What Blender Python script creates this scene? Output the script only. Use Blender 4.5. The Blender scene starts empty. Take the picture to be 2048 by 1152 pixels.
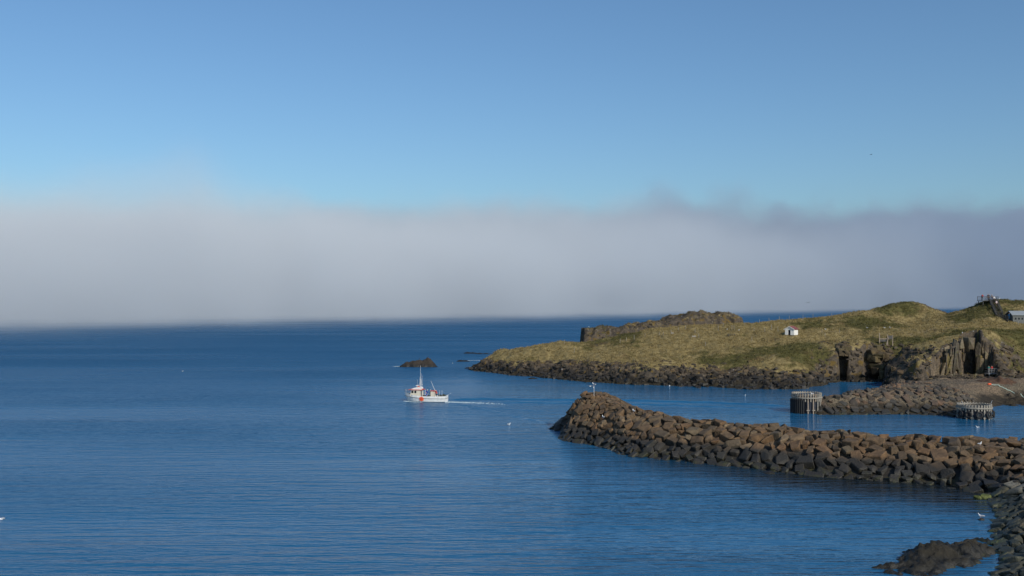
import bpy, bmesh, math, random
import numpy as np
from mathutils import Vector, Matrix

# ------------------------------------------------------------------ camera, sky, sun
S = bpy.context.scene
COL = S.collection
R = math.radians
cam = bpy.data.cameras.new('camera'); cam_ob = bpy.data.objects.new('camera', cam)
COL.objects.link(cam_ob); S.camera = cam_ob
CAM_H, F, HOR = 20.0, 2048 * 35 / 36, 598.0
cam.lens = 35; cam.sensor_width = 36; cam.shift_y = (HOR - 576) / 2048
cam.clip_start = .5; cam.clip_end = 60000
cam_ob.location = (0, 0, CAM_H); cam_ob.rotation_euler = (R(90), 0, 0)

SUN_EL, SUN_AZ = R(31), R(33)
sd = Vector((math.cos(SUN_EL) * math.sin(SUN_AZ), -math.cos(SUN_EL) * math.cos(SUN_AZ), math.sin(SUN_EL)))
sl = bpy.data.lights.new('sun', 'SUN'); so = bpy.data.objects.new('sun', sl); COL.objects.link(so)
sl.energy = 3.2; sl.angle = R(.5); sl.color = (1, .92, .80)
so.rotation_euler = sd.to_track_quat('Z', 'Y').to_euler()

W = bpy.data.worlds.new('World'); S.world = W; W.use_nodes = True
wn = W.node_tree; bg = wn.nodes['Background']
sky = wn.nodes.new('ShaderNodeTexSky'); sky.sky_type = 'NISHITA'; sky.sun_disc = False
sky.sun_elevation = SUN_EL; sky.sun_rotation = math.atan2(sd.x, sd.y)
sky.altitude = 0; sky.air_density = 1; sky.dust_density = 1.3; sky.ozone_density = 2.0
tint = wn.nodes.new('ShaderNodeMix'); tint.data_type = 'RGBA'; tint.blend_type = 'MULTIPLY'; tint.inputs[0].default_value = 1
tint.inputs[7].default_value = (.735, .97, 1.14, 1)
wn.links.new(sky.outputs[0], tint.inputs[6]); wn.links.new(tint.outputs[2], bg.inputs[0])
bg.inputs[1].default_value = .1
S.view_settings.view_transform = 'Standard'; S.view_settings.look = 'None'
S.view_settings.exposure = 0; S.view_settings.gamma = 1
S.cycles.volume_bounces = 2

rng = random.Random(7)
nrs = np.random.RandomState(11)

# ------------------------------------------------------------------ helpers
def W3(u, v, D):
    """point at distance D seen towards (u, v) of the photograph: used to lay out the map of the bay"""
    return ((u - 1024) * D / F, D, CAM_H - (v - HOR) * D / F)
def WZ(u, v, z=0.0):
    D = (CAM_H - z) * F / (v - HOR)
    return ((u - 1024) * D / F, D, z)

def tag(o, label=None, cat=None, group=None, kind=None):
    if label: o['label'] = label
    if cat: o['category'] = cat
    if group: o['group'] = group
    if kind: o['kind'] = kind
    return o

def empty(name, loc, label, cat, rz=0, group=None):
    o = bpy.data.objects.new(name, None); COL.objects.link(o)
    o.location = loc; o.rotation_euler = (0, 0, rz); o.empty_display_size = .2
    return tag(o, label, cat, group)

def link(name, me, parent=None, loc=None):
    o = bpy.data.objects.new(name, me); COL.objects.link(o)
    if parent: o.parent = parent
    if loc is not None: o.location = loc
    return o

def obj(name, bm, mats, parent=None, loc=None, smooth=False):
    me = bpy.data.meshes.new(name)
    bmesh.ops.recalc_face_normals(bm, faces=bm.faces)
    bm.to_mesh(me); bm.free()
    for m in (mats if isinstance(mats, (list, tuple)) else [mats]): me.materials.append(m)
    if smooth: me.polygons.foreach_set('use_smooth', [True] * len(me.polygons))
    return link(name, me, parent, loc)

def children(o): return [c for c in bpy.data.objects if c.parent == o]
def dup(root, loc, rz=0, scale=1, label=None, group=None):
    def cp(o, par):
        c = o.copy(); COL.objects.link(c)
        if par: c.parent = par
        for ch in kids.get(o.name, []): cp(ch, c)
        return c
    kids = {}
    for o in bpy.data.objects:
        if o.parent: kids.setdefault(o.parent.name, []).append(o)
    r = cp(root, None)
    r.location = loc; r.rotation_euler = (0, 0, rz); r.scale = (scale,) * 3
    if label: r['label'] = label
    if group: r['group'] = group
    return r

def add_box(bm, c, s, rot=None):
    M = Matrix.Translation(c) @ (rot if rot else Matrix.Identity(4)) @ Matrix.Diagonal((s[0], s[1], s[2], 1))
    bmesh.ops.create_cube(bm, size=1, matrix=M)
def add_tube(bm, a, b, r, r2=None, n=8):
    a, b = Vector(a), Vector(b); d = b - a
    M = Matrix.Translation((a + b) / 2) @ d.to_track_quat('Z', 'Y').to_matrix().to_4x4()
    bmesh.ops.create_cone(bm, cap_ends=True, segments=n, radius1=r, radius2=r if r2 is None else r2, depth=d.length, matrix=M)
def add_ball(bm, c, r, seg=10, rings=7):
    s = r if isinstance(r, (tuple, list)) else (r, r, r)
    bmesh.ops.create_uvsphere(bm, u_segments=seg, v_segments=rings, radius=1, matrix=Matrix.Translation(c) @ Matrix.Diagonal((s[0], s[1], s[2], 1)))
def add_prism(bm, pts, y0, y1):
    """polygon in x-z extruded along y"""
    A = [bm.verts.new((p[0], y0, p[1])) for p in pts]; B = [bm.verts.new((p[0], y1, p[1])) for p in pts]
    bm.faces.new(A); bm.faces.new(B[::-1])
    for i in range(len(A)):
        j = (i + 1) % len(A); bm.faces.new((A[j], A[i], B[i], B[j]))
def BM(): return bmesh.new()

# numpy noise
def _hash(ix, iy, seed):
    h = (ix.astype(np.int64) * 374761393 + iy.astype(np.int64) * 668265263 + seed * 1442695) & 0xffffffff
    h = ((h ^ (h >> 13)) * 1274126177) & 0xffffffff
    return ((h ^ (h >> 16)) & 0xffff) / 65535.0
def vnoise(x, y, seed=0):
    ix, iy = np.floor(x), np.floor(y); fx, fy = x - ix, y - iy
    fx = fx * fx * (3 - 2 * fx); fy = fy * fy * (3 - 2 * fy)
    a, b = _hash(ix, iy, seed), _hash(ix + 1, iy, seed); c, d = _hash(ix, iy + 1, seed), _hash(ix + 1, iy + 1, seed)
    return (a * (1 - fx) + b * fx) * (1 - fy) + (c * (1 - fx) + d * fx) * fy
def fbm(x, y, octs=4, seed=0, gain=.5):
    s, a, t = 0, 1, 0
    for i in range(octs):
        s = s + a * (vnoise(x, y, seed + i * 17) - .5); t += a; a *= gain; x = x * 2.03 + 11.3; y = y * 2.03 + 5.7
    return s / t * 2
def ridged(x, y, octs=4, seed=0):
    s, a, t = 0, 1, 0
    for i in range(octs):
        s = s + a * (1 - np.abs(2 * vnoise(x, y, seed + i * 31) - 1)); t += a; a *= .5; x = x * 2.1 + 3.1; y = y * 2.1 + 9.2
    return s / t
def sstep(x, a, b):
    t = np.clip((x - a) / (b - a), 0, 1); return t * t * (3 - 2 * t)

class RBF:
    def __init__(s, pts, c=3.0, lam=.02):
        P = np.array(pts, float); s.P, s.c = P[:, :2], c
        n = len(P); d = np.sqrt(((s.P[:, None] - s.P[None]) ** 2).sum(-1) + c * c)
        A = np.zeros((n + 3, n + 3)); A[:n, :n] = -d - lam * np.eye(n) * -1
        q = np.c_[np.ones(n), s.P / 100]; A[:n, n:] = q; A[n:, :n] = q.T
        s.w = np.linalg.lstsq(A, np.r_[P[:, 2], 0, 0, 0], rcond=None)[0]; s.n = n
    def __call__(s, x, y):
        x = np.asarray(x, float); y = np.asarray(y, float); out = np.zeros(x.shape)
        fx, fy = x.ravel(), y.ravel(); o = s.w[s.n] + s.w[s.n + 1] * fx / 100 + s.w[s.n + 2] * fy / 100
        for (px, py), w in zip(s.P, s.w): o = o - w * np.sqrt((fx - px) ** 2 + (fy - py) ** 2 + s.c ** 2)
        return o.reshape(x.shape)

# ------------------------------------------------------------------ materials
class G:
    def __init__(s, name, clear=False):
        s.m = bpy.data.materials.new(name); s.m.use_nodes = True; s.nt = s.m.node_tree
        if clear: s.nt.nodes.clear()
        else: s.b = s.nt.nodes['Principled BSDF']
    def n(s, t, **kw):
        n = s.nt.nodes.new(t)
        for k, v in kw.items(): setattr(n, k, v)
        return n
    def l(s, a, b): s.nt.links.new(a, b)
    def put(s, sock, v):
        if isinstance(v, (int, float)): sock.default_value = v
        elif isinstance(v, tuple): sock.default_value = v if len(v) == 4 or len(v) == 3 and sock.type == 'VECTOR' else v + (1,)
        else: s.l(v, sock)
    def math(s, op, a, b=None, c=None):
        n = s.n('ShaderNodeMath', operation=op)
        for i, v in enumerate((a, b, c)):
            if v is not None: s.put(n.inputs[i], v)
        return n.outputs[0]
    def rng(s, v, a, b, c=0., d=1., smooth=True):
        n = s.n('ShaderNodeMapRange'); n.interpolation_type = 'SMOOTHSTEP' if smooth else 'LINEAR'
        s.put(n.inputs[0], v)
        for i, x in zip((1, 2, 3, 4), (a, b, c, d)): s.put(n.inputs[i], x)
        return n.outputs[0]
    def mix(s, f, a, b, mode='MIX'):
        n = s.n('ShaderNodeMix', data_type='RGBA', blend_type=mode)
        s.put(n.inputs[0], f); s.put(n.inputs[6], a); s.put(n.inputs[7], b); return n.outputs[2]
    def pos(s):
        g = s.n('ShaderNodeNewGeometry'); x = s.n('ShaderNodeSeparateXYZ'); s.l(g.outputs['Position'], x.inputs[0])
        return g, x.outputs
    def noise(s, scale, detail=3, rough=.5, vec=None, dist=0, dims=None):
        n = s.n('ShaderNodeTexNoise'); n.inputs['Scale'].default_value = scale; n.inputs['Detail'].default_value = detail
        n.inputs['Roughness'].default_value = rough; n.inputs['Distortion'].default_value = dist
        if vec is not None: s.l(vec, n.inputs['Vector'])
        return n.outputs[0]
    def mapping(s, vec, scale=(1, 1, 1), rz=0):
        m = s.n('ShaderNodeMapping'); s.l(vec, m.inputs[0]); m.inputs['Scale'].default_value = scale; m.inputs['Rotation'].default_value = (0, 0, R(rz)); return m.outputs[0]
    def bump(s, h, strength=1., dist=.1):
        b = s.n('ShaderNodeBump'); s.put(b.inputs['Height'], h); b.inputs['Strength'].default_value = strength; b.inputs['Distance'].default_value = dist
        s.l(b.outputs[0], s.b.inputs['Normal'])

def plain(name, col, rough=.6, var=.25, scale=6., metal=0., bump=0.):
    g = G(name); tc = g.n('ShaderNodeTexCoord'); nz = g.noise(scale, 4, .6, tc.outputs['Object'])
    dark = tuple(c * (1 - var) for c in col); lite = tuple(min(1, c * (1 + var * .6)) for c in col)
    g.put(g.b.inputs['Base Color'], g.mix(g.rng(nz, .3, .7), dark, lite)); g.b.inputs['Roughness'].default_value = rough
    g.b.inputs['Metallic'].default_value = metal
    if bump: g.bump(nz, bump, .03)
    return g.m

M = {}
M['white'] = plain('white_paint', (.78, .77, .74), .35, .1, 2)
M['cream'] = plain('cream_paint', (.62, .56, .45), .5, .12, 2)
M['red'] = plain('red_paint', (.55, .07, .04), .4, .2, 3)
M['orange'] = plain('orange_paint', (.85, .12, .03), .45, .15, 3)
M['glass'] = plain('dark_glass', (.012, .014, .018), .08, .2, 2)
M['steel'] = plain('galvanised_steel', (.42, .43, .44), .4, .2, 8, .5)
M['pole'] = plain('pale_pole_paint', (.6, .6, .6), .4, .15, 5)
M['darkmetal'] = plain('dark_metal', (.03, .035, .05), .5, .4, 4)
M['rubber'] = plain('black_rubber', (.012, .012, .013), .75, .3, 6)
M['wood'] = plain('weathered_timber', (.30, .235, .175), .8, .35, 5, 0, .3)
M['woodpale'] = plain('bleached_timber', (.29, .26, .215), .8, .3, 4, 0, .3)
M['woodgrey'] = plain('grey_timber', (.085, .08, .075), .85, .35, 4, 0, .3)
M['stain'] = plain('hull_stripe_dark', (.06, .05, .05), .5, .3, 4)
M['skin'] = plain('skin', (.5, .3, .22), .5, .1, 10)
M['hair'] = plain('dark_hair', (.04, .028, .02), .6, .3, 20)
M['feather'] = plain('white_feathers', (.85, .85, .84), .7, .06, 20)
M['wing'] = plain('grey_wing_feathers', (.35, .37, .4), .7, .15, 20)
M['dwing'] = plain('dark_wing_feathers', (.035, .035, .038), .7, .2, 20)
M['bill'] = plain('yellow_bill', (.7, .42, .05), .5, .1, 20)
M['legpink'] = plain('pink_leg', (.5, .32, .28), .6, .1, 20)
M['net'] = plain('dark_fishing_net', (.035, .045, .03), .9, .6, 14, 0, .6)
M['foam'] = plain('sea_foam', (.42, .50, .53), .7, .25, 3, 0, .5)
M['rope'] = plain('pale_green_rope', (.50, .62, .52), .7, .15, 8)
M['tinroof'] = plain('grey_metal_roof', (.30, .32, .33), .45, .15, 3)
M['greywall'] = plain('grey_board_wall', (.13, .135, .13), .75, .2, 3)
M['redroof'] = plain('red_tin_roof', (.23, .062, .05), .55, .3, 4)
M['hutwall'] = plain('white_hut_wall', (.80, .78, .73), .6, .12, 3)
M['concrete'] = plain('dolphin_fill', (.14, .13, .11), .9, .4, 4, 0, .4)
M['alga'] = plain('green_algae_rock', (.10, .115, .025), .7, .4, 3, 0, .5)

def rock_mat(name, cols, wet=1.1, wetcol=(.022, .021, .018), algae=(.05, .05, .016), ins=True, lichen=None):
    g = G(name); geo, (X, Y, Z) = g.pos(); P = geo.outputs['Position']
    oi = g.n('ShaderNodeObjectInfo'); r = g.math('FRACT', g.math('ADD', oi.outputs['Random'], geo.outputs['Random Per Island']))
    cr = g.n('ShaderNodeValToRGB'); g.l(r, cr.inputs[0])
    el = cr.color_ramp.elements
    while len(el) < len(cols): el.new(.5)
    for i, c in enumerate(cols): el[i].position = i / (len(cols) - 1); el[i].color = c + (1,)
    n1 = g.noise(1.1, 5, .65, P); n2 = g.noise(7, 4, .65, P)
    c = g.mix(g.rng(n1, .25, .75), (.55, .53, .52), (1.25, 1.22, 1.18))
    c = g.mix(1., cr.outputs[0], c, 'MULTIPLY')
    c = g.mix(g.math('MULTIPLY', g.rng(n2, .55, .75), .2), c, (.22, .18, .12))
    if lichen: c = g.mix(g.rng(g.noise(.55, 3, .5, P), .58, .72), c, lichen)
    zz = g.math('ADD', Z, g.math('MULTIPLY', g.math('SUBTRACT', g.noise(.35, 3, .6, P), .5), 1.6))
    c = g.mix(g.rng(zz, wet, wet + .7, .92, 0), c, wetcol)
    al = g.math('MULTIPLY', g.rng(zz, wet * .1, wet * .65, 1, 0), g.rng(n1, .45, .65))
    c = g.mix(g.math('MULTIPLY', al, .75), c, algae)
    g.put(g.b.inputs['Base Color'], c)
    g.put(g.b.inputs['Roughness'], g.rng(zz, .3, wet + .4, .55, .9))
    g.bump(g.math('ADD', n1, g.math('MULTIPLY', n2, .4)), .8, .22)
    return g.m
M['brock'] = rock_mat('breakwater_rock', [(.070, .052, .034), (.130, .080, .040), (.095, .072, .046), (.155, .092, .044), (.115, .088, .054), (.145, .082, .039), (.19, .14, .085)], 1.5)
M['srock'] = rock_mat('shore_rock', [(.12, .12, .10), (.19, .18, .145), (.15, .145, .125), (.24, .23, .18), (.17, .18, .11), (.26, .18, .12)], .8, (.03, .032, .02), (.085, .10, .022))
M['prock'] = rock_mat('pier_rock', [(.05, .048, .042), (.085, .070, .052), (.065, .058, .050), (.15, .09, .052), (.09, .08, .066), (.12, .078, .045)], .9)
M['weed'] = rock_mat('seaweed_rock', [(.020, .017, .010), (.034, .027, .015)], .35, (.014, .012, .007), (.035, .034, .009))
M['skerry'] = rock_mat('skerry_rock', [(.030, .024, .020), (.045, .035, .026)], .5, (.014, .012, .010), (.03, .028, .012))
M['basalt'] = rock_mat('cliff_basalt', [(.042, .033, .024), (.15, .11, .065), (.085, .065, .043), (.22, .165, .09), (.12, .098, .072)], -3, (.02, .02, .02), (.05, .05, .02), lichen=(.22, .15, .035))
M['earth'] = plain('red_brown_earth', (.085, .044, .024), .95, .45, 1.5, 0, .8)
M['dirt'] = plain('bare_dirt', (.12, .09, .06), .95, .4, 1, 0, .5)

M['crag'] = rock_mat('crag_rock', [(.036, .028, .021), (.062, .045, .029), (.048, .04, .029), (.10, .068, .036), (.08, .066, .045)], 2.2, (.018, .015, .012), (.035, .03, .014), lichen=(.15, .105, .03))
M['caverock'] = rock_mat('cave_rock', [(.06, .045, .025), (.10, .07, .035), (.075, .062, .028), (.11, .085, .04)], .4, lichen=(.13, .085, .025))

def land_mat():
    g = G('island_ground'); geo, (X, Y, Z) = g.pos(); P = geo.outputs['Position']
    at = lambda nm: g.n('ShaderNodeAttribute', attribute_name=nm).outputs['Fac']
    rock, green, gravel = at('rock'), at('green'), at('gravel')
    nb, nm, nf = g.noise(.09, 4, .6, P), g.noise(.8, 5, .7, P), g.noise(4.5, 3, .6, P)
    straw = g.mix(g.rng(nm, .3, .7), (.17, .128, .052), (.33, .255, .115))
    grn = g.mix(g.rng(nm, .3, .7), (.055, .052, .017), (.135, .118, .040))
    gf = g.rng(g.math('ADD', green, g.math('MULTIPLY', g.math('SUBTRACT', g.noise(.35, 4, .65, P), .5), 1.1)), .35, .65)
    c = g.mix(gf, straw, grn)
    c = g.mix(g.rng(nf, .60, .75), c, g.mix(.5, c, (.05, .035, .018)))
    c = g.mix(g.math('MULTIPLY', g.rng(g.noise(.16, 5, .7, P), .54, .70), .75), c, (.105, .066, .030))
    c = g.mix(g.math('MULTIPLY', g.rng(g.math('ADD', at('bare'), g.math('MULTIPLY', g.math('SUBTRACT', nm, .5), .6)), .35, .7), .8), c, (.30, .225, .12))
    rk = g.mix(g.rng(nm, .3, .7), (.040, .034, .028), (.135, .105, .075))
    rk = g.mix(g.rng(g.noise(.5, 4, .6, P), .52, .66), rk, (.145, .095, .028))
    rk = g.mix(g.rng(g.noise(1.7, 4, .6, P), .64, .72), rk, (.34, .33, .30))
    rf = g.rng(g.math('ADD', rock, g.math('MULTIPLY', g.math('SUBTRACT', g.noise(.6, 4, .7, P), .5), 1.2)), .38, .62)
    c = g.mix(rf, c, rk)
    gr = g.mix(g.rng(nf, .35, .65), (.07, .055, .038), (.30, .215, .14))
    gr = g.mix(g.rng(nb, .4, .6), gr, g.mix(1., gr, (.75, .82, .85), 'MULTIPLY'))
    c = g.mix(gravel, c, gr)
    zz = g.math('ADD', Z, g.math('MULTIPLY', g.math('SUBTRACT', g.noise(.3, 4, .65, P), .5), 2.2))
    c = g.mix(g.rng(zz, 1.1, 2.2, .9, 0), c, g.mix(g.rng(nm, .4, .65), (.016, .014, .012), (.042, .035, .022)))
    g.put(g.b.inputs['Base Color'], c); g.b.inputs['Roughness'].default_value = .95
    g.b.inputs['Specular IOR Level'].default_value = .2
    g.bump(g.math('ADD', nm, g.math('MULTIPLY', nf, .5)), 1., .35)
    return g.m
M['land'] = land_mat()

def grass_mat():
    g = G('tussock_grass'); geo, (X, Y, Z) = g.pos(); P = geo.outputs['Position']
    green = g.n('ShaderNodeAttribute', attribute_name='green').outputs['Fac']
    r = geo.outputs['Random Per Island']
    straw = g.mix(r, (.22, .165, .066), (.30, .23, .10)); grn = g.mix(r, (.08, .075, .024), (.125, .11, .037))
    c = g.mix(g.rng(g.math('ADD', green, g.math('MULTIPLY', g.math('SUBTRACT', g.noise(.35, 4, .65, P), .5), 1.1)), .35, .65), straw, grn)
    g.put(g.b.inputs['Base Color'], c); g.b.inputs['Roughness'].default_value = .9; g.b.inputs['Specular IOR Level'].default_value = .15
    return g.m
M['grass'] = grass_mat()

# ------------------------------------------------------------------ sea
def sea_mat():
    g = G('sea_water'); b = g.b; geo, (X, Y, Z) = g.pos(); P = geo.outputs['Position']
    calm = g.math('MULTIPLY', g.rng(X, -55, 24), g.rng(Y, 235, 300, 1, 0))
    open_ = g.math('SUBTRACT', 1., calm)
    near = g.math('MAXIMUM', calm, g.rng(Y, 140, 330, .85, 0))
    foot = g.math('ADD', Y, g.math('ADD', g.math('MULTIPLY', X, .75), g.math('MULTIPLY', g.math('SUBTRACT', g.noise(.25, 4, .6, P), .5), 7.)))
    shal_refl = g.math('MULTIPLY', g.math('MULTIPLY', g.rng(foot, 119, 133), g.rng(foot, 153, 150)), g.math('MULTIPLY', g.rng(g.math('ADD', X, g.math('MULTIPLY', g.math('SUBTRACT', g.noise(.12, 4, .6, P), .5), 16.)), 5, 34), .95))  # dark weedy shallows, doubling as the breakwater's reflection painted into the water colour
    g.put(b.inputs['Base Color'], g.mix(shal_refl, g.mix(near, (.010, .092, .205), (.014, .110, .232)), (.006, .006, .003)))
    near_f = near
    def layer(sx, sy, rz, det, rough=.5): return g.noise(1, det, rough, g.mapping(P, (sx, sy, 1), rz))
    patch = g.rng(layer(.006, .026, 4, 5), .36, .64, .40, 1.4)
    far = g.rng(Y, 150, 700, 1, .7)
    a = g.math('MULTIPLY', layer(.045, .42, -6, 3), .60)
    c = g.math('MULTIPLY', layer(.20, 1.0, -3, 2), .52)
    e = g.math('MULTIPLY', layer(.7, 3.0, 3, 2), .20)
    h = g.math('MULTIPLY', g.math('ADD', a, g.math('ADD', c, e)), patch)
    h = g.math('MULTIPLY', h, g.math('MULTIPLY_ADD', open_, .60, .40))
    bp = g.n('ShaderNodeBump'); bp.inputs['Strength'].default_value = 1.; bp.inputs['Distance'].default_value = 1.; g.l(h, bp.inputs['Height'])
    # choppy water hides part of its mirror: a diffuse body under a glossy film whose share is the Fresnel term with a ceiling
    body = g.n('ShaderNodeBsdfDiffuse'); g.l(b.inputs['Base Color'].links[0].from_socket, body.inputs['Color']); g.l(bp.outputs[0], body.inputs['Normal'])
    film = g.n('ShaderNodeBsdfGlossy'); g.l(bp.outputs[0], film.inputs['Normal']); film.inputs['Color'].default_value = (.92, .97, 1, 1)
    g.put(film.inputs['Roughness'], g.math('ADD', g.math('MULTIPLY_ADD', open_, .18, .11), g.math('MULTIPLY', g.math('SUBTRACT', patch, .85), .10)))
    fr = g.n('ShaderNodeFresnel'); fr.inputs['IOR'].default_value = 1.33; g.l(bp.outputs[0], fr.inputs['Normal'])
    cap = g.math('ADD', g.math('MULTIPLY_ADD', near, .22, .13), g.math('MULTIPLY', calm, .18))
    mx = g.n('ShaderNodeMixShader'); g.l(g.math('MINIMUM', fr.outputs[0], cap), mx.inputs[0]); g.l(body.outputs[0], mx.inputs[1]); g.l(film.outputs[0], mx.inputs[2])
    g.l(mx.outputs[0], g.nt.nodes['Material Output'].inputs['Surface']); g.nt.nodes.remove(b)
    return g.m
M['sea'] = sea_mat()
def build_sea():
    bm = BM(); L = 30000
    f = bm.faces.new([bm.verts.new(p) for p in ((-L, -L, 0), (L, -L, 0), (L, L, 0), (-L, L, 0))])
    tag(obj('sea', bm, M['sea']), kind='structure')
build_sea()

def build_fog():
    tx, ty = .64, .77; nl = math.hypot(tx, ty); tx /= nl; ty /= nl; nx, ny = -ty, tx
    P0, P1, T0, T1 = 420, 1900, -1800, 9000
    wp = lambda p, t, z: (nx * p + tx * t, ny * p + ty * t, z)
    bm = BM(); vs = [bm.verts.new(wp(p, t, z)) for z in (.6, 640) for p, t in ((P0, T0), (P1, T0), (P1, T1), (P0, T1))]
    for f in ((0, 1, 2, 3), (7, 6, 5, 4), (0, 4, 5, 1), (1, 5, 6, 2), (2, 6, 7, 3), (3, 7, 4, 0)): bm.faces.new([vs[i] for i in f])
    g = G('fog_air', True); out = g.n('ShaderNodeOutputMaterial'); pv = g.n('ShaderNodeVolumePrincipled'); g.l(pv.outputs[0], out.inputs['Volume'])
    geo, (X, Y, Z) = g.pos()
    nz = g.math('SUBTRACT', g.noise(.0030, 6, .58, geo.outputs['Position']), .5); puff = g.rng(g.noise(.009, 4, .6, geo.outputs['Position']), .34, .62, .35, 1.25)
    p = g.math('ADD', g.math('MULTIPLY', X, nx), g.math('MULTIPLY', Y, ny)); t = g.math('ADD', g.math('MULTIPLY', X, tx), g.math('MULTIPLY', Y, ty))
    front = g.rng(p, 420, 1050)
    top = g.math('ADD', g.math('MULTIPLY_ADD', Y, .068, 34), g.math('MULTIPLY', nz, g.math('MULTIPLY_ADD', Y, .125, 100)))
    hgt = g.rng(Z, g.math('MULTIPLY', top, .40), g.math('MULTIPLY', top, 1.2), 1, 0)
    g.put(pv.inputs['Density'], g.math('MULTIPLY', g.math('MULTIPLY', g.math('MULTIPLY', front, hgt), puff), .0125))
    g.put(pv.inputs['Color'], g.mix(g.rng(t, 600, 2700), (.922, .938, .942), (.48, .56, .67)))  # shaded right end of the bank is painted into the scattering colour
    pv.inputs['Anisotropy'].default_value = -.05
    g.m.cycles.volume_step_rate = .1
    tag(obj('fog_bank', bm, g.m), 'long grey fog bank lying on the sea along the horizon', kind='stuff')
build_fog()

# ------------------------------------------------------------------ island and pier terrain
IP = []
def ip(u, v, D): IP.append(W3(u, v, D))
for u, v in ((945, 740), (985, 745), (1020, 750), (1100, 757), (1200, 765), (1300, 770), (1400, 776), (1500, 778), (1600, 777), (1645, 771), (1690, 764), (1725, 764), (1760, 763)):
    x, y, z = WZ(u, v); IP.append((x, y, -.05)); IP.append((x - 1.5, y - 7, -2.6)); IP.append((x - 3, y - 22, -4))
x, y, z = WZ(945, 740); IP += [(x - 5, y + 1, -2.2), (x - 18, y + 4, -4), (x - 4, y + 14, -2.5), (x - 14, y + 24, -4)]
for u, v in ((1000, 724), (1100, 737), (1200, 747), (1300, 753), (1400, 752), (1500, 754), (1600, 755)): IP.append(WZ(u, v, 1.9))
for t in ((975, 725, 285), (1000, 712, 285), (1050, 696, 277), (1100, 690, 275), (1160, 683, 277), (1240, 670, 284),
          (1050, 722, 269), (1100, 715, 267), (1200, 715, 257), (1200, 695, 268), (1300, 720, 247), (1300, 690, 263), (1400, 722, 241),
          (1400, 690, 259), (1500, 725, 237), (1500, 690, 255), (1600, 728, 233), (1600, 700, 247), (1583, 669, 262), (1583, 655, 275), (1583, 664, 267),
          (1300, 660, 288), (1400, 655, 292), (1480, 652, 294), (1520, 646, 292), (1560, 641, 292), (1620, 637, 294), (1660, 634, 294),
          (1720, 623, 296), (1780, 612, 298), (1812, 605, 298), (1835, 607, 300), (1866, 620, 305), (1895, 634, 305),
          (1720, 660, 268), (1700, 690, 256), (1800, 650, 282), (1830, 642, 290), (1765, 686, 250), (1740, 705, 245), (1680, 712, 242),
          (1690, 735, 240), (1750, 725, 240), (1800, 705, 238), (1830, 684, 248), (1850, 664, 260),
          (1905, 632, 296), (1920, 623, 290), (1945, 612, 288), (1968, 604, 287), (1990, 600, 287), (2020, 600, 290), (2048, 606, 292), (2090, 612, 292),
          (1930, 650, 268), (1960, 640, 272), (2000, 643, 270), (2030, 646, 266), (2060, 646, 268),
          (1900, 655, 260), (1950, 656, 256), (2048, 652, 256),
          (1880, 684, 242), (1910, 670, 234), (1950, 669, 232), (1990, 670, 233), (2048, 672, 242),
          (2010, 745, 221), (2048, 752, 221), (2025, 715, 230), (2048, 700, 236), (1800, 768, 212), (1800, 735, 226), (1835, 745, 220), (1865, 757, 219)):
    ip(*t)
# behind the crest the land falls to the sea
for u, v, D in ((975, 725, 285), (1000, 712, 285), (1050, 696, 277), (1100, 690, 275), (1150, 684, 276)):
    x, y, z = W3(u, v, D); IP.append((x, y + 8, z - 4)); IP.append((x + 2, y + 20, -3))
for u, v, D in ((1240, 668, 330), (1340, 640, 340), (1480, 650, 336), (1560, 641, 296), (1660, 634, 298), (1780, 612, 302), (1880, 626, 311), (2000, 600, 300)):
    x, y, z = W3(u, v, D); IP.append((x, y + 12, z - 7 if D < 320 else 0)); IP.append((x, y + 40, -4))
IP += [(170, 300, 14), (170, 240, 8), (175, 345, 4)]
h_is = RBF(IP, 2.5)

PP = []
for u, v in ((1640, 829), (1700, 829), (1760, 829), (1820, 829), (1880, 831), (1925, 836), (1950, 826), (1990, 814), (2048, 805), (2120, 800)):
    x, y, z = WZ(u, v); PP += [(x, y, -.1), (x, y - 4, -2.2), (x, y - 14, -3)]
for u, D, z in ((1655, 176, 2.5), (1690, 177.5, 2.8), (1760, 177.5, 3), (1820, 177.5, 3), (1880, 178, 3), (1925, 180, 3), (1760, 190, 3), (1820, 195, 3), (1880, 200, 2.9), (1930, 205, 2.8),
                (1820, 207, 2.8), (1690, 181, 2.6), (1740, 184, 2.9), (1960, 196, 3), (2000, 198, 3), (2048, 203, 3), (1990, 215, 2.6), (2048, 218, 2.6), (1870, 214, 2.6), (2120, 205, 3), (2120, 218, 3)):
    x, y, _ = W3(u, 0, D); PP.append((x, y, z))
for u, D in ((1660, 183), (1690, 189), (1745, 204), (1775, 214)):
    x, y, _ = W3(u, 0, D); PP += [(x, y, -.3), (x - 4, y + 5, -2.5), (x - 10, y + 12, -4)]
PP += [(49.5, 175, -1.5), (44, 178, -3)]
h_pr = RBF(PP, 1.5)

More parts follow.
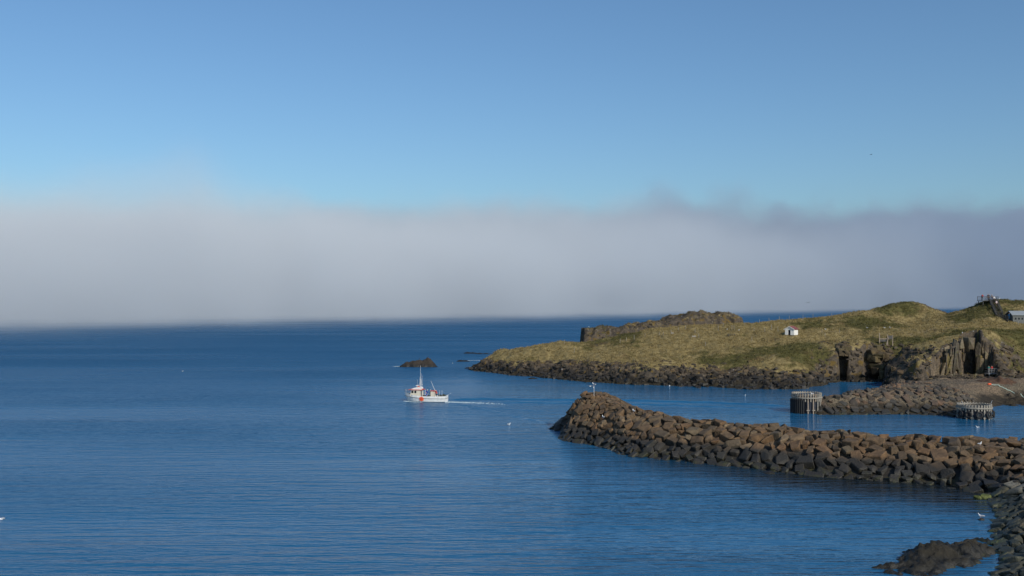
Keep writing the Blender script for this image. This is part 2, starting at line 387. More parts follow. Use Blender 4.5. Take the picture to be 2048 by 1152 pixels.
def arena_back(x):
    """how far back the broken cliff is cut, for each x"""
    return np.interp(x, [94.5, 96.5, 99, 102.9, 103.3, 106.9, 107.3, 110, 112], [219, 224, 229.2, 230, 234, 234, 230, 229, 220])
def land_h(x, y, parts=False):
    hi = h_is(x, y)
    hp = np.where((y < 226) & (x > 40), h_pr(x, y), -5)
    n1 = fbm(x * .09, y * .09, 4, 3); n2 = fbm(x * .45, y * .45, 3, 5); n3 = fbm(x * 1.1, y * 1.1, 2, 9)
    rr = ridged(x * .22, y * .22, 4, 21) - .55; r2 = ridged(x * .75, y * .6, 3, 63) - .55
    x1 = x + fbm(y * .3, x * .3, 2, 55) * .8
    t1 = np.interp(x, [20, 30, 41, 47], [11.0, 11.9, 12.8, 12.5]); t2 = np.interp(x, [46, 50.5, 55.5, 60.5, 66.5, 71.5, 75], [12, 14.2, 15.2, 15.5, 15.2, 14.3, 12.6])
    lump1 = t1 * (1 - np.abs((y - 300) / 12) ** 2.4) * sstep(x1, 20.2, 21.4) * (1 - sstep(x, 46, 52)); lump2 = t2 * (1 - np.abs((y - 320) / 16) ** 2.2) * sstep(x, 44, 48) * (1 - sstep(x1, 73.5, 76))
    lz = np.maximum(lump1, lump2) + .8 * fbm(x * .25, y * .25, 3, 71); lz = np.where(lz > 3, lz, -9); lump = sstep(lz - hi, -.6, .5); hi = np.maximum(hi, lz)
    low = 1 - sstep(hi + n1 * 2.6 + n2 * .7, 2.2, 4.6)
    right = sstep(x, 72, 82) * (1 - sstep(hi, 7.5, 10)) * (1 - sstep(y, 250, 262))
    rocky = np.clip(np.maximum(np.maximum(low, lump * .8), right * .5), 0, 1)
    above = sstep(hi, -1.5, .6)
    hi = hi + n1 * .9 * above + n2 * .45 * above + n3 * .2 * above + rocky * (rr * 2.4 + r2 * 1.1) * above
    # two sea caves in the low cliff
    for cx, hw, y1 in ((80.2, 1.15, 245.2), (87.8, 2.6, 245.4)):
        w = hw + .3 * fbm(y * .5, x * 0 + cx, 2, 4)
        cut = (np.abs(x * 241 / y - cx) < w) & (y < y1)
        hi = np.where(cut, np.minimum(hi, -.6 + (y - 236) * .12), hi)
    hp2 = hp + n2 * .22 * sstep(hp, -1, .8) + n3 * .2 * sstep(hp, -1, .8)
    xr = x * 228 / y; cut = (xr > 95.2) & (xr < 111.8) & (y < arena_back(xr) + .5 * fbm(xr * .8, y * 0, 3, 8))
    hi = np.where(cut, np.minimum(hi, 2.5 + .3 * n2), hi)
    h = np.maximum(hi, hp2)
    if parts: return h, hi, hp2, rocky, lump, right
    return h

def grid_mesh(name, x0, x1, y0, y1, st, hf, mat, attrs=None, cutz=-1.6):
    nx, ny = int((x1 - x0) / st) + 1, int((y1 - y0) / st) + 1
    gx, gy = np.meshgrid(x0 + np.arange(nx) * st, y0 + np.arange(ny) * st)
    z = hf(gx, gy)
    idx = np.arange(nx * ny).reshape(ny, nx)
    q = np.stack([idx[:-1, :-1], idx[:-1, 1:], idx[1:, 1:], idx[1:, :-1]], -1).reshape(-1, 4)
    keep = z.ravel()[q].max(1) > cutz; q = q[keep]
    used = np.unique(q); remap = -np.ones(nx * ny, int); remap[used] = np.arange(len(used)); q = remap[q]
    vs = np.c_[gx.ravel(), gy.ravel(), z.ravel()][used]
    me = bpy.data.meshes.new(name); me.vertices.add(len(vs)); me.vertices.foreach_set('co', vs.ravel())
    me.loops.add(q.size); me.loops.foreach_set('vertex_index', q.ravel().astype(np.int32))
    me.polygons.add(len(q)); me.polygons.foreach_set('loop_start', np.arange(0, q.size, 4, dtype=np.int32))
    me.update(calc_edges=True); me.validate()
    me.materials.append(mat); me.polygons.foreach_set('use_smooth', [True] * len(me.polygons))
    for k, fn in (attrs or {}).items():
        a = me.attributes.new(k, 'FLOAT', 'POINT'); a.data.foreach_set('value', fn(vs[:, 0], vs[:, 1], vs[:, 2]).astype(np.float32))
    return link(name, me)

def slope(x, y):
    e = .8; return np.hypot(land_h(x + e, y) - land_h(x - e, y), land_h(x, y + e) - land_h(x, y - e)) / (2 * e)
def is_gravel(x, y):
    h, hi, hp, *_ = land_h(x, y, True); return (sstep(hp - hi, -.3, .3) + ((x > 94) & (x < 113) & (y < 231) & (h < 3.6))).clip(0, 1)
def rock_a(x, y, z):
    h, hi, hp, rocky, lump, right = land_h(x, y, True)
    s = slope(x, y)
    outc = sstep(fbm(x * .12, y * .12, 3, 77), .25, .5) * .35
    ridge = sstep(np.hypot((x - 128) / 9, (y - 302) / 8), 1.2, .6) * .7
    return np.clip(rocky * .75 + sstep(s, .75, 1.5) * .7 + outc + ridge, 0, 1)
def green_a(x, y, z):
    u = 1024 + x / y * F; v = HOR + (CAM_H - z) / y * F
    g = .30 + .85 * fbm(x * .07, y * .05, 4, 41)
    blob = lambda cx, cy, rx, ry: np.exp(-(((x - cx) / rx) ** 2 + ((y - cy) / ry) ** 2))
    g = g + .75 * blob(100, 276, 11, 14) + .8 * blob(116, 297, 8, 7) + .6 * blob(112, 243, 22, 7) + .35 * blob(60, 242, 14, 5)
    g = g + .8 * blob(146, 290, 13, 12) - .5 * blob(130, 266, 11, 6) - .35 * blob(60, 262, 26, 10) + .5 * blob(95, 252, 10, 7)
    return np.clip(g, 0, 1)
PATH = []
def bare_a(x, y, z):
    d = np.full(x.shape, 99.)
    for a, b in zip(PATH[:-1], PATH[1:]):
        ax, ay, bx, by = a[0], a[1], b[0], b[1]; t = np.clip(((x - ax) * (bx - ax) + (y - ay) * (by - ay)) / ((bx - ax) ** 2 + (by - ay) ** 2), 0, 1)
        d = np.minimum(d, np.hypot(x - ax - t * (bx - ax), y - ay - t * (by - ay)))
    return np.clip(1.1 - d / 1.3, 0, 1) + np.clip(fbm(x * .14, y * .14, 4, 97) - .42, 0, 1) * 2.2
def hit0(u, v):
    D = np.arange(165, 345, .25); x = (u - 1024) * D / F; z = CAM_H - (v - HOR) * D / F; h = land_h(x, D); i = np.nonzero(h >= z)[0]; k = i[0] if len(i) else int(np.argmin(z - h)); return (x[k], D[k])
PATH = [hit0(u, v) for u, v in ((1822, 668), (1860, 660), (1905, 655), (1950, 653), (1995, 650), (2030, 650))]
island = grid_mesh('island', -26, 176, 160, 352, .34, land_h, M['land'], dict(rock=rock_a, green=green_a, gravel=lambda x, y, z: is_gravel(x, y), bare=bare_a))
tag(island, kind='structure')

def hit(u, v, D0=165, D1=345, fn=None):
    """where the sight line of the map point (u, v) meets the land"""
    D = np.arange(D0, D1, .25); x = (u - 1024) * D / F; z = CAM_H - (v - HOR) * D / F
    h = (fn or land_h)(x, D); i = np.nonzero(h >= z)[0]
    k = i[0] if len(i) else int(np.argmin(z - h))
    return Vector((x[k], D[k], h[k]))
def ground(x, y): return float(land_h(np.array([x]), np.array([y]))[0])

def build_grass():
    n = 90000
    x = nrs.uniform(-12, 165, n); y = nrs.uniform(222, 330, n)
    h, hi, hp, rocky, lump, right = land_h(x, y, True)
    ra = rock_a(x, y, h); keep = (h > 2.6) & (hi > hp) & (nrs.rand(n) > ra * 1.25) & (np.abs(x / y) < .56)
    x, y, h = x[keep][:30000], y[keep][:30000], h[keep][:30000]; n = len(x)
    nb = 6; V = np.zeros((n, nb, 3, 3))
    for k in range(nb):
        a = nrs.uniform(0, 2 * np.pi, n); w = nrs.uniform(.03, .09, n); hh = nrs.uniform(.12, .42, n); ln = nrs.uniform(.1, .40, n)
        ox, oy = nrs.normal(0, .22, n), nrs.normal(0, .22, n)
        V[:, k, 0] = np.c_[x + ox - np.cos(a) * w, y + oy - np.sin(a) * w, h - .06]
        V[:, k, 1] = np.c_[x + ox + np.cos(a) * w, y + oy + np.sin(a) * w, h - .06]
        V[:, k, 2] = np.c_[x + ox + ln * np.cos(a + 1.3), y + oy + ln * np.sin(a + 1.3), h + hh]
    vs = V.reshape(-1, 3); m = len(vs)
    me = bpy.data.meshes.new('grass'); me.vertices.add(m); me.vertices.foreach_set('co', vs.ravel())
    me.loops.add(m); me.loops.foreach_set('vertex_index', np.arange(m, dtype=np.int32))
    me.polygons.add(m // 3); me.polygons.foreach_set('loop_start', np.arange(0, m, 3, dtype=np.int32)); me.update(calc_edges=True)
    a = me.attributes.new('green', 'FLOAT', 'POINT'); a.data.foreach_set('value', np.repeat(green_a(x, y, h), nb * 3).astype(np.float32))
    me.materials.append(M['grass'])
    tag(link('grass', me), 'tufts of straw coloured and green grass covering the island', kind='stuff')
build_grass()

# ------------------------------------------------------------------ boulders
def hull_bm(seed, sx=1, sy=.85, sz=.75, n=6, bev=.05):
    r = random.Random(seed); bm = BM()
    for ax in (-1, 1):
        for ay in (-1, 1):
            for az in (-1, 1):
                if r.random() < .24: continue
                bm.verts.new((ax * sx * r.uniform(.5, .95), ay * sy * r.uniform(.5, .95), az * sz * r.uniform(.55, .95)))
    for i in range(n):
        v = Vector((r.gauss(0, 1), r.gauss(0, 1), r.gauss(0, 1))).normalized() * r.uniform(.8, 1.08); bm.verts.new((v.x * sx, v.y * sy, v.z * sz))
    res = bmesh.ops.convex_hull(bm, input=bm.verts)
    bmesh.ops.delete(bm, geom=list({g for g in res['geom_interior'] + res['geom_unused'] if isinstance(g, bmesh.types.BMVert)}), context='VERTS')
    bmesh.ops.dissolve_limit(bm, angle_limit=R(14), verts=bm.verts, edges=bm.edges)
    bmesh.ops.bevel(bm, geom=bm.edges[:], offset=bev, segments=1, affect='EDGES', profile=.6)
    bmesh.ops.triangulate(bm, faces=bm.faces)
    bmesh.ops.recalc_face_normals(bm, faces=bm.faces)
    return bm
def hull_mesh(name, seed, mat, **kw):
    bm = hull_bm(seed, **kw); me = bpy.data.meshes.new(name); bm.to_mesh(me); bm.free(); me.materials.append(mat); return me

# breakwater and shore: height map
BP = []
front = [WZ(*p) for p in ((1126, 842), (1146, 866), (1178, 889), (1250, 911), (1330, 920), (1450, 931), (1550, 943), (1650, 953), (1750, 961), (1880, 971), (1962, 988))]
for i, (x, y, z) in enumerate(front):
    BP.append((x, y, -.1))
    d = Vector((x - 13, y - 150, 0)).normalized() if i < 3 else Vector((-.25, -.97, 0))
    if i < 9: BP.append((x + d.x * 4, y + d.y * 4, -2.2))
    if i < 7: BP.append((x + d.x * 12, y + d.y * 12, -4))
for u, v, D in ((1158, 789, 152), (1172, 788, 153), (1195, 788, 154), (1215, 788, 153), (1226, 790, 150), (1165, 792, 147), (1195, 794, 146), (1222, 795, 145.5), (1236, 800, 146), (1250, 809, 139), (1300, 827, 135), (1360, 839, 131), (1450, 845, 128), (1560, 852, 124.5), (1700, 864, 119.5), (1850, 873, 115.5), (1950, 876, 113), (2048, 879, 111.5), (2130, 882, 110)):
    x, y, z = W3(u, v, D); z -= .42; BP.append((x, y, z))
    if u >= 1250:
        n_ = {1250: (.93, .36), 1300: (.75, .66), 1360: (.5, .87)}.get(u, (.2, .98)); q = 1.2 if u == 1250 else 2.6
        BP += [(x + n_[0] * q, y + n_[1] * q, z), (x + n_[0] * 8, y + n_[1] * 8, -.3), (x + n_[0] * 14, y + n_[1] * 14, -3)]
BP += [(12, 158.5, 3.6), (12, 165, -.3), (19, 156.5, 1.8), (22.5, 158, -.6), (12, 172, -3), (26, 164, -3), (6.5, 168, -2.5), (9.8, 153, 3.6), (2, 166, -3), (5.6, 157, -1.0), (6.2, 150, -.8), (24.5, 150, -.6), (20.5, 150, 2.2)]
shore = [WZ(*p) for p in ((1976, 1004), (1992, 1030), (1990, 1062), (1984, 1088), (2000, 1118), (1994, 1150), (1980, 1190))]
for x, y, z in shore: BP += [(x, y, -.1), (x - 4, y + .5, -1.6), (x - 12, y + 2, -3), (x + 4.5, y - .5, 1.5), (x + 9, y - 1, 2.7), (x + 16, y, 3.6)]
BP += [(60, 104, 4.0), (66, 100, 4.2), (52.5, 103, 1.8)]
h_bw = RBF(BP, 1.2)
def bw_h(x, y):
    h = h_bw(x, y); return h + .18 * fbm(x * .7, y * .7, 3, 61) * sstep(h, -1, .5)
core = grid_mesh('breakwater_core', -4, 80, 56, 178, .5, lambda x, y: bw_h(x, y) - .45, M['brock'])
tag(core, kind='structure')

def scatter(fn, x0, x1, y0, y1, spacing, ok, tries=60000, seed=1):
    """points kept apart on a surface; spacing(x, y, z) is the local gap"""
    r = np.random.RandomState(seed); cell = {}; out = []
    X = r.uniform(x0, x1, tries); Y = r.uniform(y0, y1, tries); Z = fn(X, Y); e = .5
    GX = (fn(X + e, Y) - fn(X - e, Y)) / (2 * e); GY = (fn(X, Y + e) - fn(X, Y - e)) / (2 * e)
    for x, y, z, gx, gy in zip(X, Y, Z, GX, GY):
        if not ok(x, y, z): continue
        s = spacing(x, y, z) * r.uniform(.68, 1.42); cs = 1.0; ci, cj = int(x // cs), int(y // cs); bad = False
        for i in range(-3, 4):
            for j in range(-3, 4):
                for (a, b, c, t) in cell.get((ci + i, cj + j), ()):
                    if (a - x) ** 2 + (b - y) ** 2 + (c - z) ** 2 < ((s + t) / 2) ** 2: bad = True; break
                if bad: break
            if bad: break
        if bad: continue
        cell.setdefault((ci, cj), []).append((x, y, z, s)); out.append((x, y, z, s, gx, gy))
    return out

def lay_boulders(pts, meshes, name, limit, label, cat, group, stuff_name, stuff_label, size=.69, extra=None, seed=3, embed=.2):
    r = random.Random(seed)
    pts = [p for p in pts if p[1] > 20]
    seen = lambda p: p[3] / p[1] if abs(p[0] / p[1]) < .53 and p[1] > 66 else 0
    pts.sort(key=lambda p: -seen(p))
    rest = BM(); nrest = 0
    for i, (x, y, z, s, gx, gy) in enumerate(pts):
        nrm = Vector((-gx, -gy, 1)).normalized()
        q = nrm.to_track_quat('Z', 'Y').to_matrix().to_4x4() @ Matrix.Rotation(r.uniform(0, 6.28), 4, 'Z') @ Matrix.Rotation(r.uniform(-.22, .22), 4, 'X')
        k = s * size; sc = (k * r.uniform(.95, 1.25), k * r.uniform(.85, 1.1), k * r.uniform(.8, 1.1))
        me = meshes[r.randrange(len(meshes))]
        Mx = Matrix.Translation((x, y, z - embed * k)) @ q @ Matrix.Diagonal((*sc, 1))
        if i < limit and seen(pts[i]) > 0:
            o = link(name, me); o.matrix_world = Mx; lb, gr = label(x, y, z) if callable(label) else (label, group)
            tag(o, lb, cat, gr)
        else:
            tb = BM(); tb.from_mesh(me); tb.transform(Mx); tmp = bpy.data.meshes.new('t'); tb.to_mesh(tmp); tb.free(); rest.from_mesh(tmp); bpy.data.meshes.remove(tmp); nrest += 1
    if nrest: tag(obj(stuff_name, rest, meshes[0].materials[0]), stuff_label, kind='stuff')
    else: rest.free()
    return nrest

bmeshes = [hull_mesh('boulder', 100 + i, M['brock'], sx=rng.uniform(.95, 1.25), sy=rng.uniform(.8, 1.0), sz=rng.uniform(.6, .85), n=rng.choice((4, 6, 8)), bev=.07) for i in range(24)]
smeshes = [hull_mesh('shore_boulder', 300 + i, M['srock'], sx=rng.uniform(.95, 1.2), sy=rng.uniform(.8, .95), sz=rng.uniform(.6, .85), n=rng.choice((5, 7, 9)), bev=.09) for i in range(16)]
pmeshes = [hull_mesh('pier_boulder', 500 + i, M['prock'], sx=rng.uniform(.95, 1.2), sy=rng.uniform(.75, .95), sz=rng.uniform(.6, .85), n=rng.choice((4, 6, 8)), bev=.07) for i in range(14)]

def on_shore(x, y): return x > 33 and y < 99.5 + (x - 44) * .25
def bw_ok(x, y, z):
    if z < (-.2 if x < 14 else -.5) or on_shore(x, y) or x > 66: return False
    e = float(x / y)
    return y < 165 and (y < 152 - (x - 12) * .72 + 12 or x < 22)
def bw_space(x, y, z):
    base = 1.12 if x > 17 else .9
    if x < 21 and z > 4.3: base = .72
    return base
bw_pts = scatter(bw_h, 2, 66, 92, 166, bw_space, bw_ok, 90000, 5)
def bw_label(x, y, z):
    if z < .9: return 'dark wet boulder along the foot of the breakwater at the waterline', 'wet boulders along the breakwater foot'
    return 'angular reddish brown boulder in the dry slope of the long breakwater', 'dry boulders of the breakwater slope'
lay_boulders(bw_pts, bmeshes, 'breakwater_boulder', 300, bw_label, 'boulder', None, 'breakwater_rubble', 'smaller brown rocks heaped on the rounded tip and far parts of the breakwater')
sh_pts = scatter(bw_h, 33, 60, 62, 108, lambda x, y, z: .82, lambda x, y, z: on_shore(x, y) and z > -.12, 40000, 6)
lay_boulders(sh_pts, smeshes, 'shore_boulder', 220, 'grey green boulder on the shore where the breakwater meets the land', 'boulder', 'boulders of the near shore', 'shore_rubble', 'grey green rocks of the shore bank beyond the boulders', size=.78)
def pier_ok(x, y, z):
    h, hi, hp, *_ = land_h(np.array([x]), np.array([y]), True)
    if hp[0] < hi[0] or z < -.4 or x > 83: return False
    return True
def pz(x, y): return land_h(x, y)
pr_cand = scatter(pz, 52, 83, 169, 214, lambda x, y, z: 1.12 if y < 178.5 else .8, lambda x, y, z: z > -.4 and z < 3.9 and x > 52.5 + max(0, y - 180) * .62, 26000, 8)
def pr_label(x, y, z):
    if y < 178.5: return 'dark brown boulder in the front face of the short inner pier', 'boulders of the pier face'
    return 'small grey rock strewn on the flat top of the short inner pier', 'rocks on the pier top'
lay_boulders(pr_cand, pmeshes, 'pier_boulder', 260, pr_label, 'boulder', None, 'pier_rubble', 'small grey rubble covering the top of the inner pier', size=.62, embed=.05)

# single rocks with green weed at the inner corner
def lone_rock(name, u, v, s, mat, label, cat='rock', seed=1, sz=.7):
    x, y, z = WZ(u, v); me = hull_mesh(name, seed, mat, sx=1.05, sy=.9, sz=sz, n=12, bev=.12)
    o = link(name, me, loc=(x, y, .05)); o.scale = (s, s, s); o.rotation_euler = (.1, 0, seed); return tag(o, label, cat)
lone_rock('algae_rock', 1956, 996, .48, M['alga'], 'small rock coated in bright green algae, left one of the pair in the inner corner', seed=31)
lone_rock('algae_rock', 1971, 996, .58, M['alga'], 'larger rock coated in bright green algae, touching the shore in the inner corner', seed=37)
gull_rock = lone_rock('awash_rock', 1962, 1040, .32, M['weed'], 'tiny dark rock awash in the water with a gull standing on it', seed=41, sz=.5)

# ------------------------------------------------------------------ reef and skerries
def rock_island(name, pts, x0, x1, y0, y1, st, mat, amp, label, cat, c=.8, fr=.6):
    f = RBF(pts, c)
    def h(x, y):
        b = f(x, y); a = sstep(b, -1, .3); return b + a * amp * (ridged(x * fr, y * fr, 4, 15) - .55) + a * amp * .5 * fbm(x * 2.2, y * 2.2, 3, 19)
    o = grid_mesh(name, x0, x1, y0, y1, st, h, mat, cutz=-.5); return tag(o, label, cat)
rp = [W3(*t) for t in ((1775, 1128, 75.2), (1830, 1109, 76), (1875, 1092, 76.5), (1890, 1100, 76), (1906, 1109, 77), (1930, 1092, 77.5), (1950, 1087, 78), (1975, 1094, 78.5), (1850, 1125, 74), (1945, 1115, 76), (1880, 1125, 74), (1965, 1112, 77), (1800, 1132, 74))]
for u, v in ((1749, 1139), (1795, 1122), (1835, 1100), (1880, 1083), (1908, 1093), (1948, 1077), (1985, 1086), (1982, 1112), (1960, 1122), (1920, 1138), (1850, 1152), (1800, 1152)):
    x, y, z = WZ(u, v); d = Vector((x - 32, y - 76, 0)).normalized(); rp += [(x, y, -.05), (x + d.x * 2, y + d.y * 2, -1.2)]
rock_island('reef', rp, 22, 44, 66, 86, .13, M['weed'], .75, 'low double humped reef covered in dark brown seaweed beside the near shore', 'reef')
c = WZ(835, 734)
rp = [(c[0] - 5.2, c[1], 0), (c[0] + 5.6, c[1], 0), (c[0] - 3.6, c[1] + .5, 1.1), (c[0] - 1.6, c[1] + 1, 1.75), (c[0] + .5, c[1] + 1, 1.75), (c[0] + 2.2, c[1] + 1, 2.0), (c[0] + 3, c[1] + 1, 2.6), (c[0] + 3.5, c[1] + 1, 2.3), (c[0] + 4.6, c[1] + .6, 1),
      (c[0], c[1] - .6, -.1), (c[0] - 3, c[1] - .4, -.1), (c[0] + 3, c[1] - .4, -.1), (c[0], c[1] + 4, -.3), (c[0] - 3, c[1] + 3, -.3), (c[0] + 3, c[1] + 3.4, -.3)]
for a in range(10): rp.append((c[0] + 8.5 * math.cos(a * .628), c[1] + 1 + 6 * math.sin(a * .628), -1.8))
rock_island('skerry', rp, c[0] - 8, c[0] + 8, c[1] - 5, c[1] + 8, .2, M['skerry'], .55, 'dark humped rock standing in the sea behind the boat', 'sea rock')
skc = c
def low_rock(u, v, L, hh, label, seed):
    x, y, z = WZ(u, v); f = [(x - L / 2, y, 0), (x + L / 2, y, 0), (x - L * .2, y + .2, hh), (x + L * .15, y + .2, hh * .8), (x, y - .7, -.1), (x, y + 1.2, -.1)]
    for a in range(8): f.append((x + (L / 2 + 1.5) * math.cos(a * .785), y + 3 * math.sin(a * .785), -1))
    rock_island('low_rock', f, x - L / 2 - 1, x + L / 2 + 1, y - 2.5, y + 3, .2, M['skerry'], .25, label, 'sea rock', fr=.6 + seed * .07)
low_rock(942, 707, 5.5, .55, 'flat dark rock ledge awash far out, left one of the farthest pair', 1)
low_rock(967, 708, 6, .4, 'flat dark rock ledge awash far out, right one of the farthest pair', 2)
low_rock(926, 723, 4.5, .5, 'flat dark rock awash between the humped skerry and the point', 3)
low_rock(938, 737, 2.5, .3, 'small dark rock just off the tip of the grassy point', 4)
low_rock(1065, 758, 2.6, .35, 'thin dark rock at the water edge below the grassy point', 5)
low_rock(1134, 881, 1.6, .25, 'thin dark rock awash beside the breakwater tip', 6)
low_rock(1540, 947, 1.2, .3, 'small pale rock awash just off the breakwater foot', 7)

# foam
def foam(name, pts, label, seed=1, n=90, spread=.8, size=.35):
    r = random.Random(seed); bm = BM()
    for i in range(n * 3):
        t = r.random() ** 1.25; k = t * (len(pts) - 1); a = min(int(k), len(pts) - 2); p = Vector(pts[a]).lerp(Vector(pts[a + 1]), k - a)
        p += Vector((r.gauss(0, spread * .5), r.gauss(0, spread * (.22 + t * .8)), .012)); s = size * r.uniform(.2, .8) * (1.15 - .7 * t); q = r.uniform(1.2, 3.2)
        top = bm.verts.new(p + Vector((0, 0, .03 + .10 * s * (1 - t)))); m = 9
        rim = [bm.verts.new(p + Vector((math.cos(6.283 * w / m) * s * q * r.uniform(.5, 1.1), math.sin(6.283 * w / m) * s * .6 * r.uniform(.4, 1.2), -.015))) for w in range(m)]
        for w in range(m): bm.faces.new((top, rim[w], rim[(w + 1) % m]))
    return tag(obj(name, bm, M['foam']), label, kind='stuff')
x, y, z = WZ(799, 733.5); 
foam('surf_foam', [(x - 1, y - .5, .1), (x + 1, y, .2), (x + 2.6, y + .5, .4)], 'white surf breaking on the left end of the dark skerry', 2, 60, .4, .4)
x, y, z = WZ(955, 721)
foam('surf_foam', [(x - 3, y, 0), (x + 4, y + 1, 0), (x + 9, y + 2, 0)], 'thin line of white surf off the tip of the grassy point', 5, 50, .5, .25)

# ------------------------------------------------------------------ crags
def build_crags():
    r = np.random.RandomState(23); n = 26000
    x = r.uniform(-12, 118, n); y = r.uniform(218, 335, n); h, hi, hp, rocky, lump, right = land_h(x, y, True)
    p = np.clip(rocky * 1.1 - lump * .8, 0, 1) * (h > -.2) * (hi > hp) * (np.abs(x / y) < .54) * (y < 300)
    k = np.nonzero(r.rand(n) < p)[0][:2600]
    me = [hull_mesh('t', 900 + i, M['crag'], sx=1.1, sy=.9, sz=.9, n=4, bev=.05) for i in range(12)]
    V, Fc, base = [], [], 0
    geo = []
    for m_ in me:
        geo.append((np.array([v.co for v in m_.vertices]), [tuple(q.vertices) for q in m_.polygons]))
    for i in k:
        g, f = geo[r.randint(12)]; s = r.uniform(.22, .80) * (.8 if h[i] > 4 else 1); a = r.uniform(0, 6.28); q = Matrix.Rotation(a, 3, 'Z') @ Matrix.Rotation(r.uniform(-.5, .5), 3, 'X')
        v = (g * np.array([s * r.uniform(.8, 1.5), s, s * r.uniform(.6, 1.15)])) @ np.array(q).T + np.array([x[i], y[i], h[i] - .22 * s]); V.append(v); Fc += [tuple(b + base for b in t) for t in f]; base += len(v)
    m2 = bpy.data.meshes.new('crags'); m2.from_pydata(np.concatenate(V).tolist(), [], Fc); m2.materials.append(M['crag'])
    for m_ in me: bpy.data.meshes.remove(m_)
    tag(link('crags', m2), 'broken dark rocks covering the rocky shore band of the island', kind='stuff')
build_crags()

# ------------------------------------------------------------------ broken basalt cliff
def build_cliff():
    bm = BM(); r = random.Random(5)
    def col(x, y, z0, h, w, lean=0, tilt=0, seed=None, d=None):
        t = hull_bm(seed or r.randrange(9999), 1, .9, 1, 5, .06)
        t.transform(Matrix.Translation((x, y, z0 + h / 2)) @ Matrix.Rotation(lean, 4, 'Y') @ Matrix.Rotation(tilt, 4, 'X') @ Matrix.Rotation(r.uniform(0, 3), 4, 'Z') @ Matrix.Diagonal((w / 2, (d or w) / 2, h / 2 * 1.05, 1)))
        me = bpy.data.meshes.new('t'); t.to_mesh(me); t.free(); bm.from_mesh(me); bpy.data.meshes.remove(me)
    # forward buttress on the left
    for i in range(16):
        x = r.uniform(97.2, 101.0); col(x, 226.6 + (x - 97) * .3 + r.uniform(-1.3, .8), 1.8, r.uniform(2.5, 4.6) + (x - 97) * 1.25, r.uniform(.9, 1.5), r.uniform(-.1, .16), r.uniform(-.12, .05))
    # tall bright pillars
    for x, y, h, w, z0 in ((101.7, 228.6, 8.9, 1.5, 2), (102.6, 228.3, 6.4, 1.2, 2), (102.4, 229.4, 9.4, 1.6, 2.1), (103.6, 230, 3.4, 1.8, 8.2), (104.9, 230.6, 4.2, 2.3, 7.4), (106.2, 230.3, 3.6, 2.0, 7.8), (104.6, 231.2, 2.4, 1.2, 5.4),
                           (107.6, 229.4, 5.2, 1.4, 2), (108.2, 229.6, 5.2, 1.3, 2), (107.7, 230.2, 8.2, 1.6, 2), (109.2, 229.2, 4.6, 1.1, 3.6), (110.2, 228.4, 3.3, 1.3, 2.2), (111.1, 226.8, 2.8, 1.5, 2.0), (109.0, 230.5, 3, 1.5, 6.2), (110.1, 230, 2.8, 1.4, 5.2), (111.0, 229, 3, 1.5, 3.8)):
        col(x, y, z0, h, w, r.uniform(-.06, .09), r.uniform(-.05, .05))
    for i in range(14): x = r.uniform(97, 110); col(x, 225.4 + r.uniform(-1.2, 1), 2.1, r.uniform(.5, 1.1), r.uniform(.8, 1.6))
    tag(obj('cliff', bm, M['basalt']), kind='structure')
    bm = BM()
    # rock lintels over the two sea caves
    def lump(x, y, z, sx, sy, sz):
        t = hull_bm(r.randrange(9999), 1, 1, 1, 8, .06); t.transform(Matrix.Translation((x, y, z)) @ Matrix.Rotation(r.uniform(0, 6), 4, 'Z') @ Matrix.Diagonal((sx, sy, sz, 1)))
        me = bpy.data.meshes.new('t'); t.to_mesh(me); t.free(); bm.from_mesh(me); bpy.data.meshes.remove(me)
    for cx, y0, hw in ((80.2, 243.5, 1.2), (88.0, 242.5, 2.2)):
        for k in range(14):
            y = y0 + r.uniform(0, 6.0); x = (cx + r.uniform(-.6, .6) * hw) * y / 241; zs = float(h_is(np.array([x]), np.array([y]))[0])
            lump(x, y, max(3.4, zs) - .75 + r.uniform(-.3, .2), hw * 1.1, 1.3, 1.0)
    for k in range(7): lump(89.4 + r.uniform(-.5, .9), 240.2 + r.uniform(-.4, 1.0), r.uniform(.2, 2.4), .6, .5, 1.2)
    tag(obj('cave_rocks', bm, M['caverock']), kind='structure')
build_cliff()

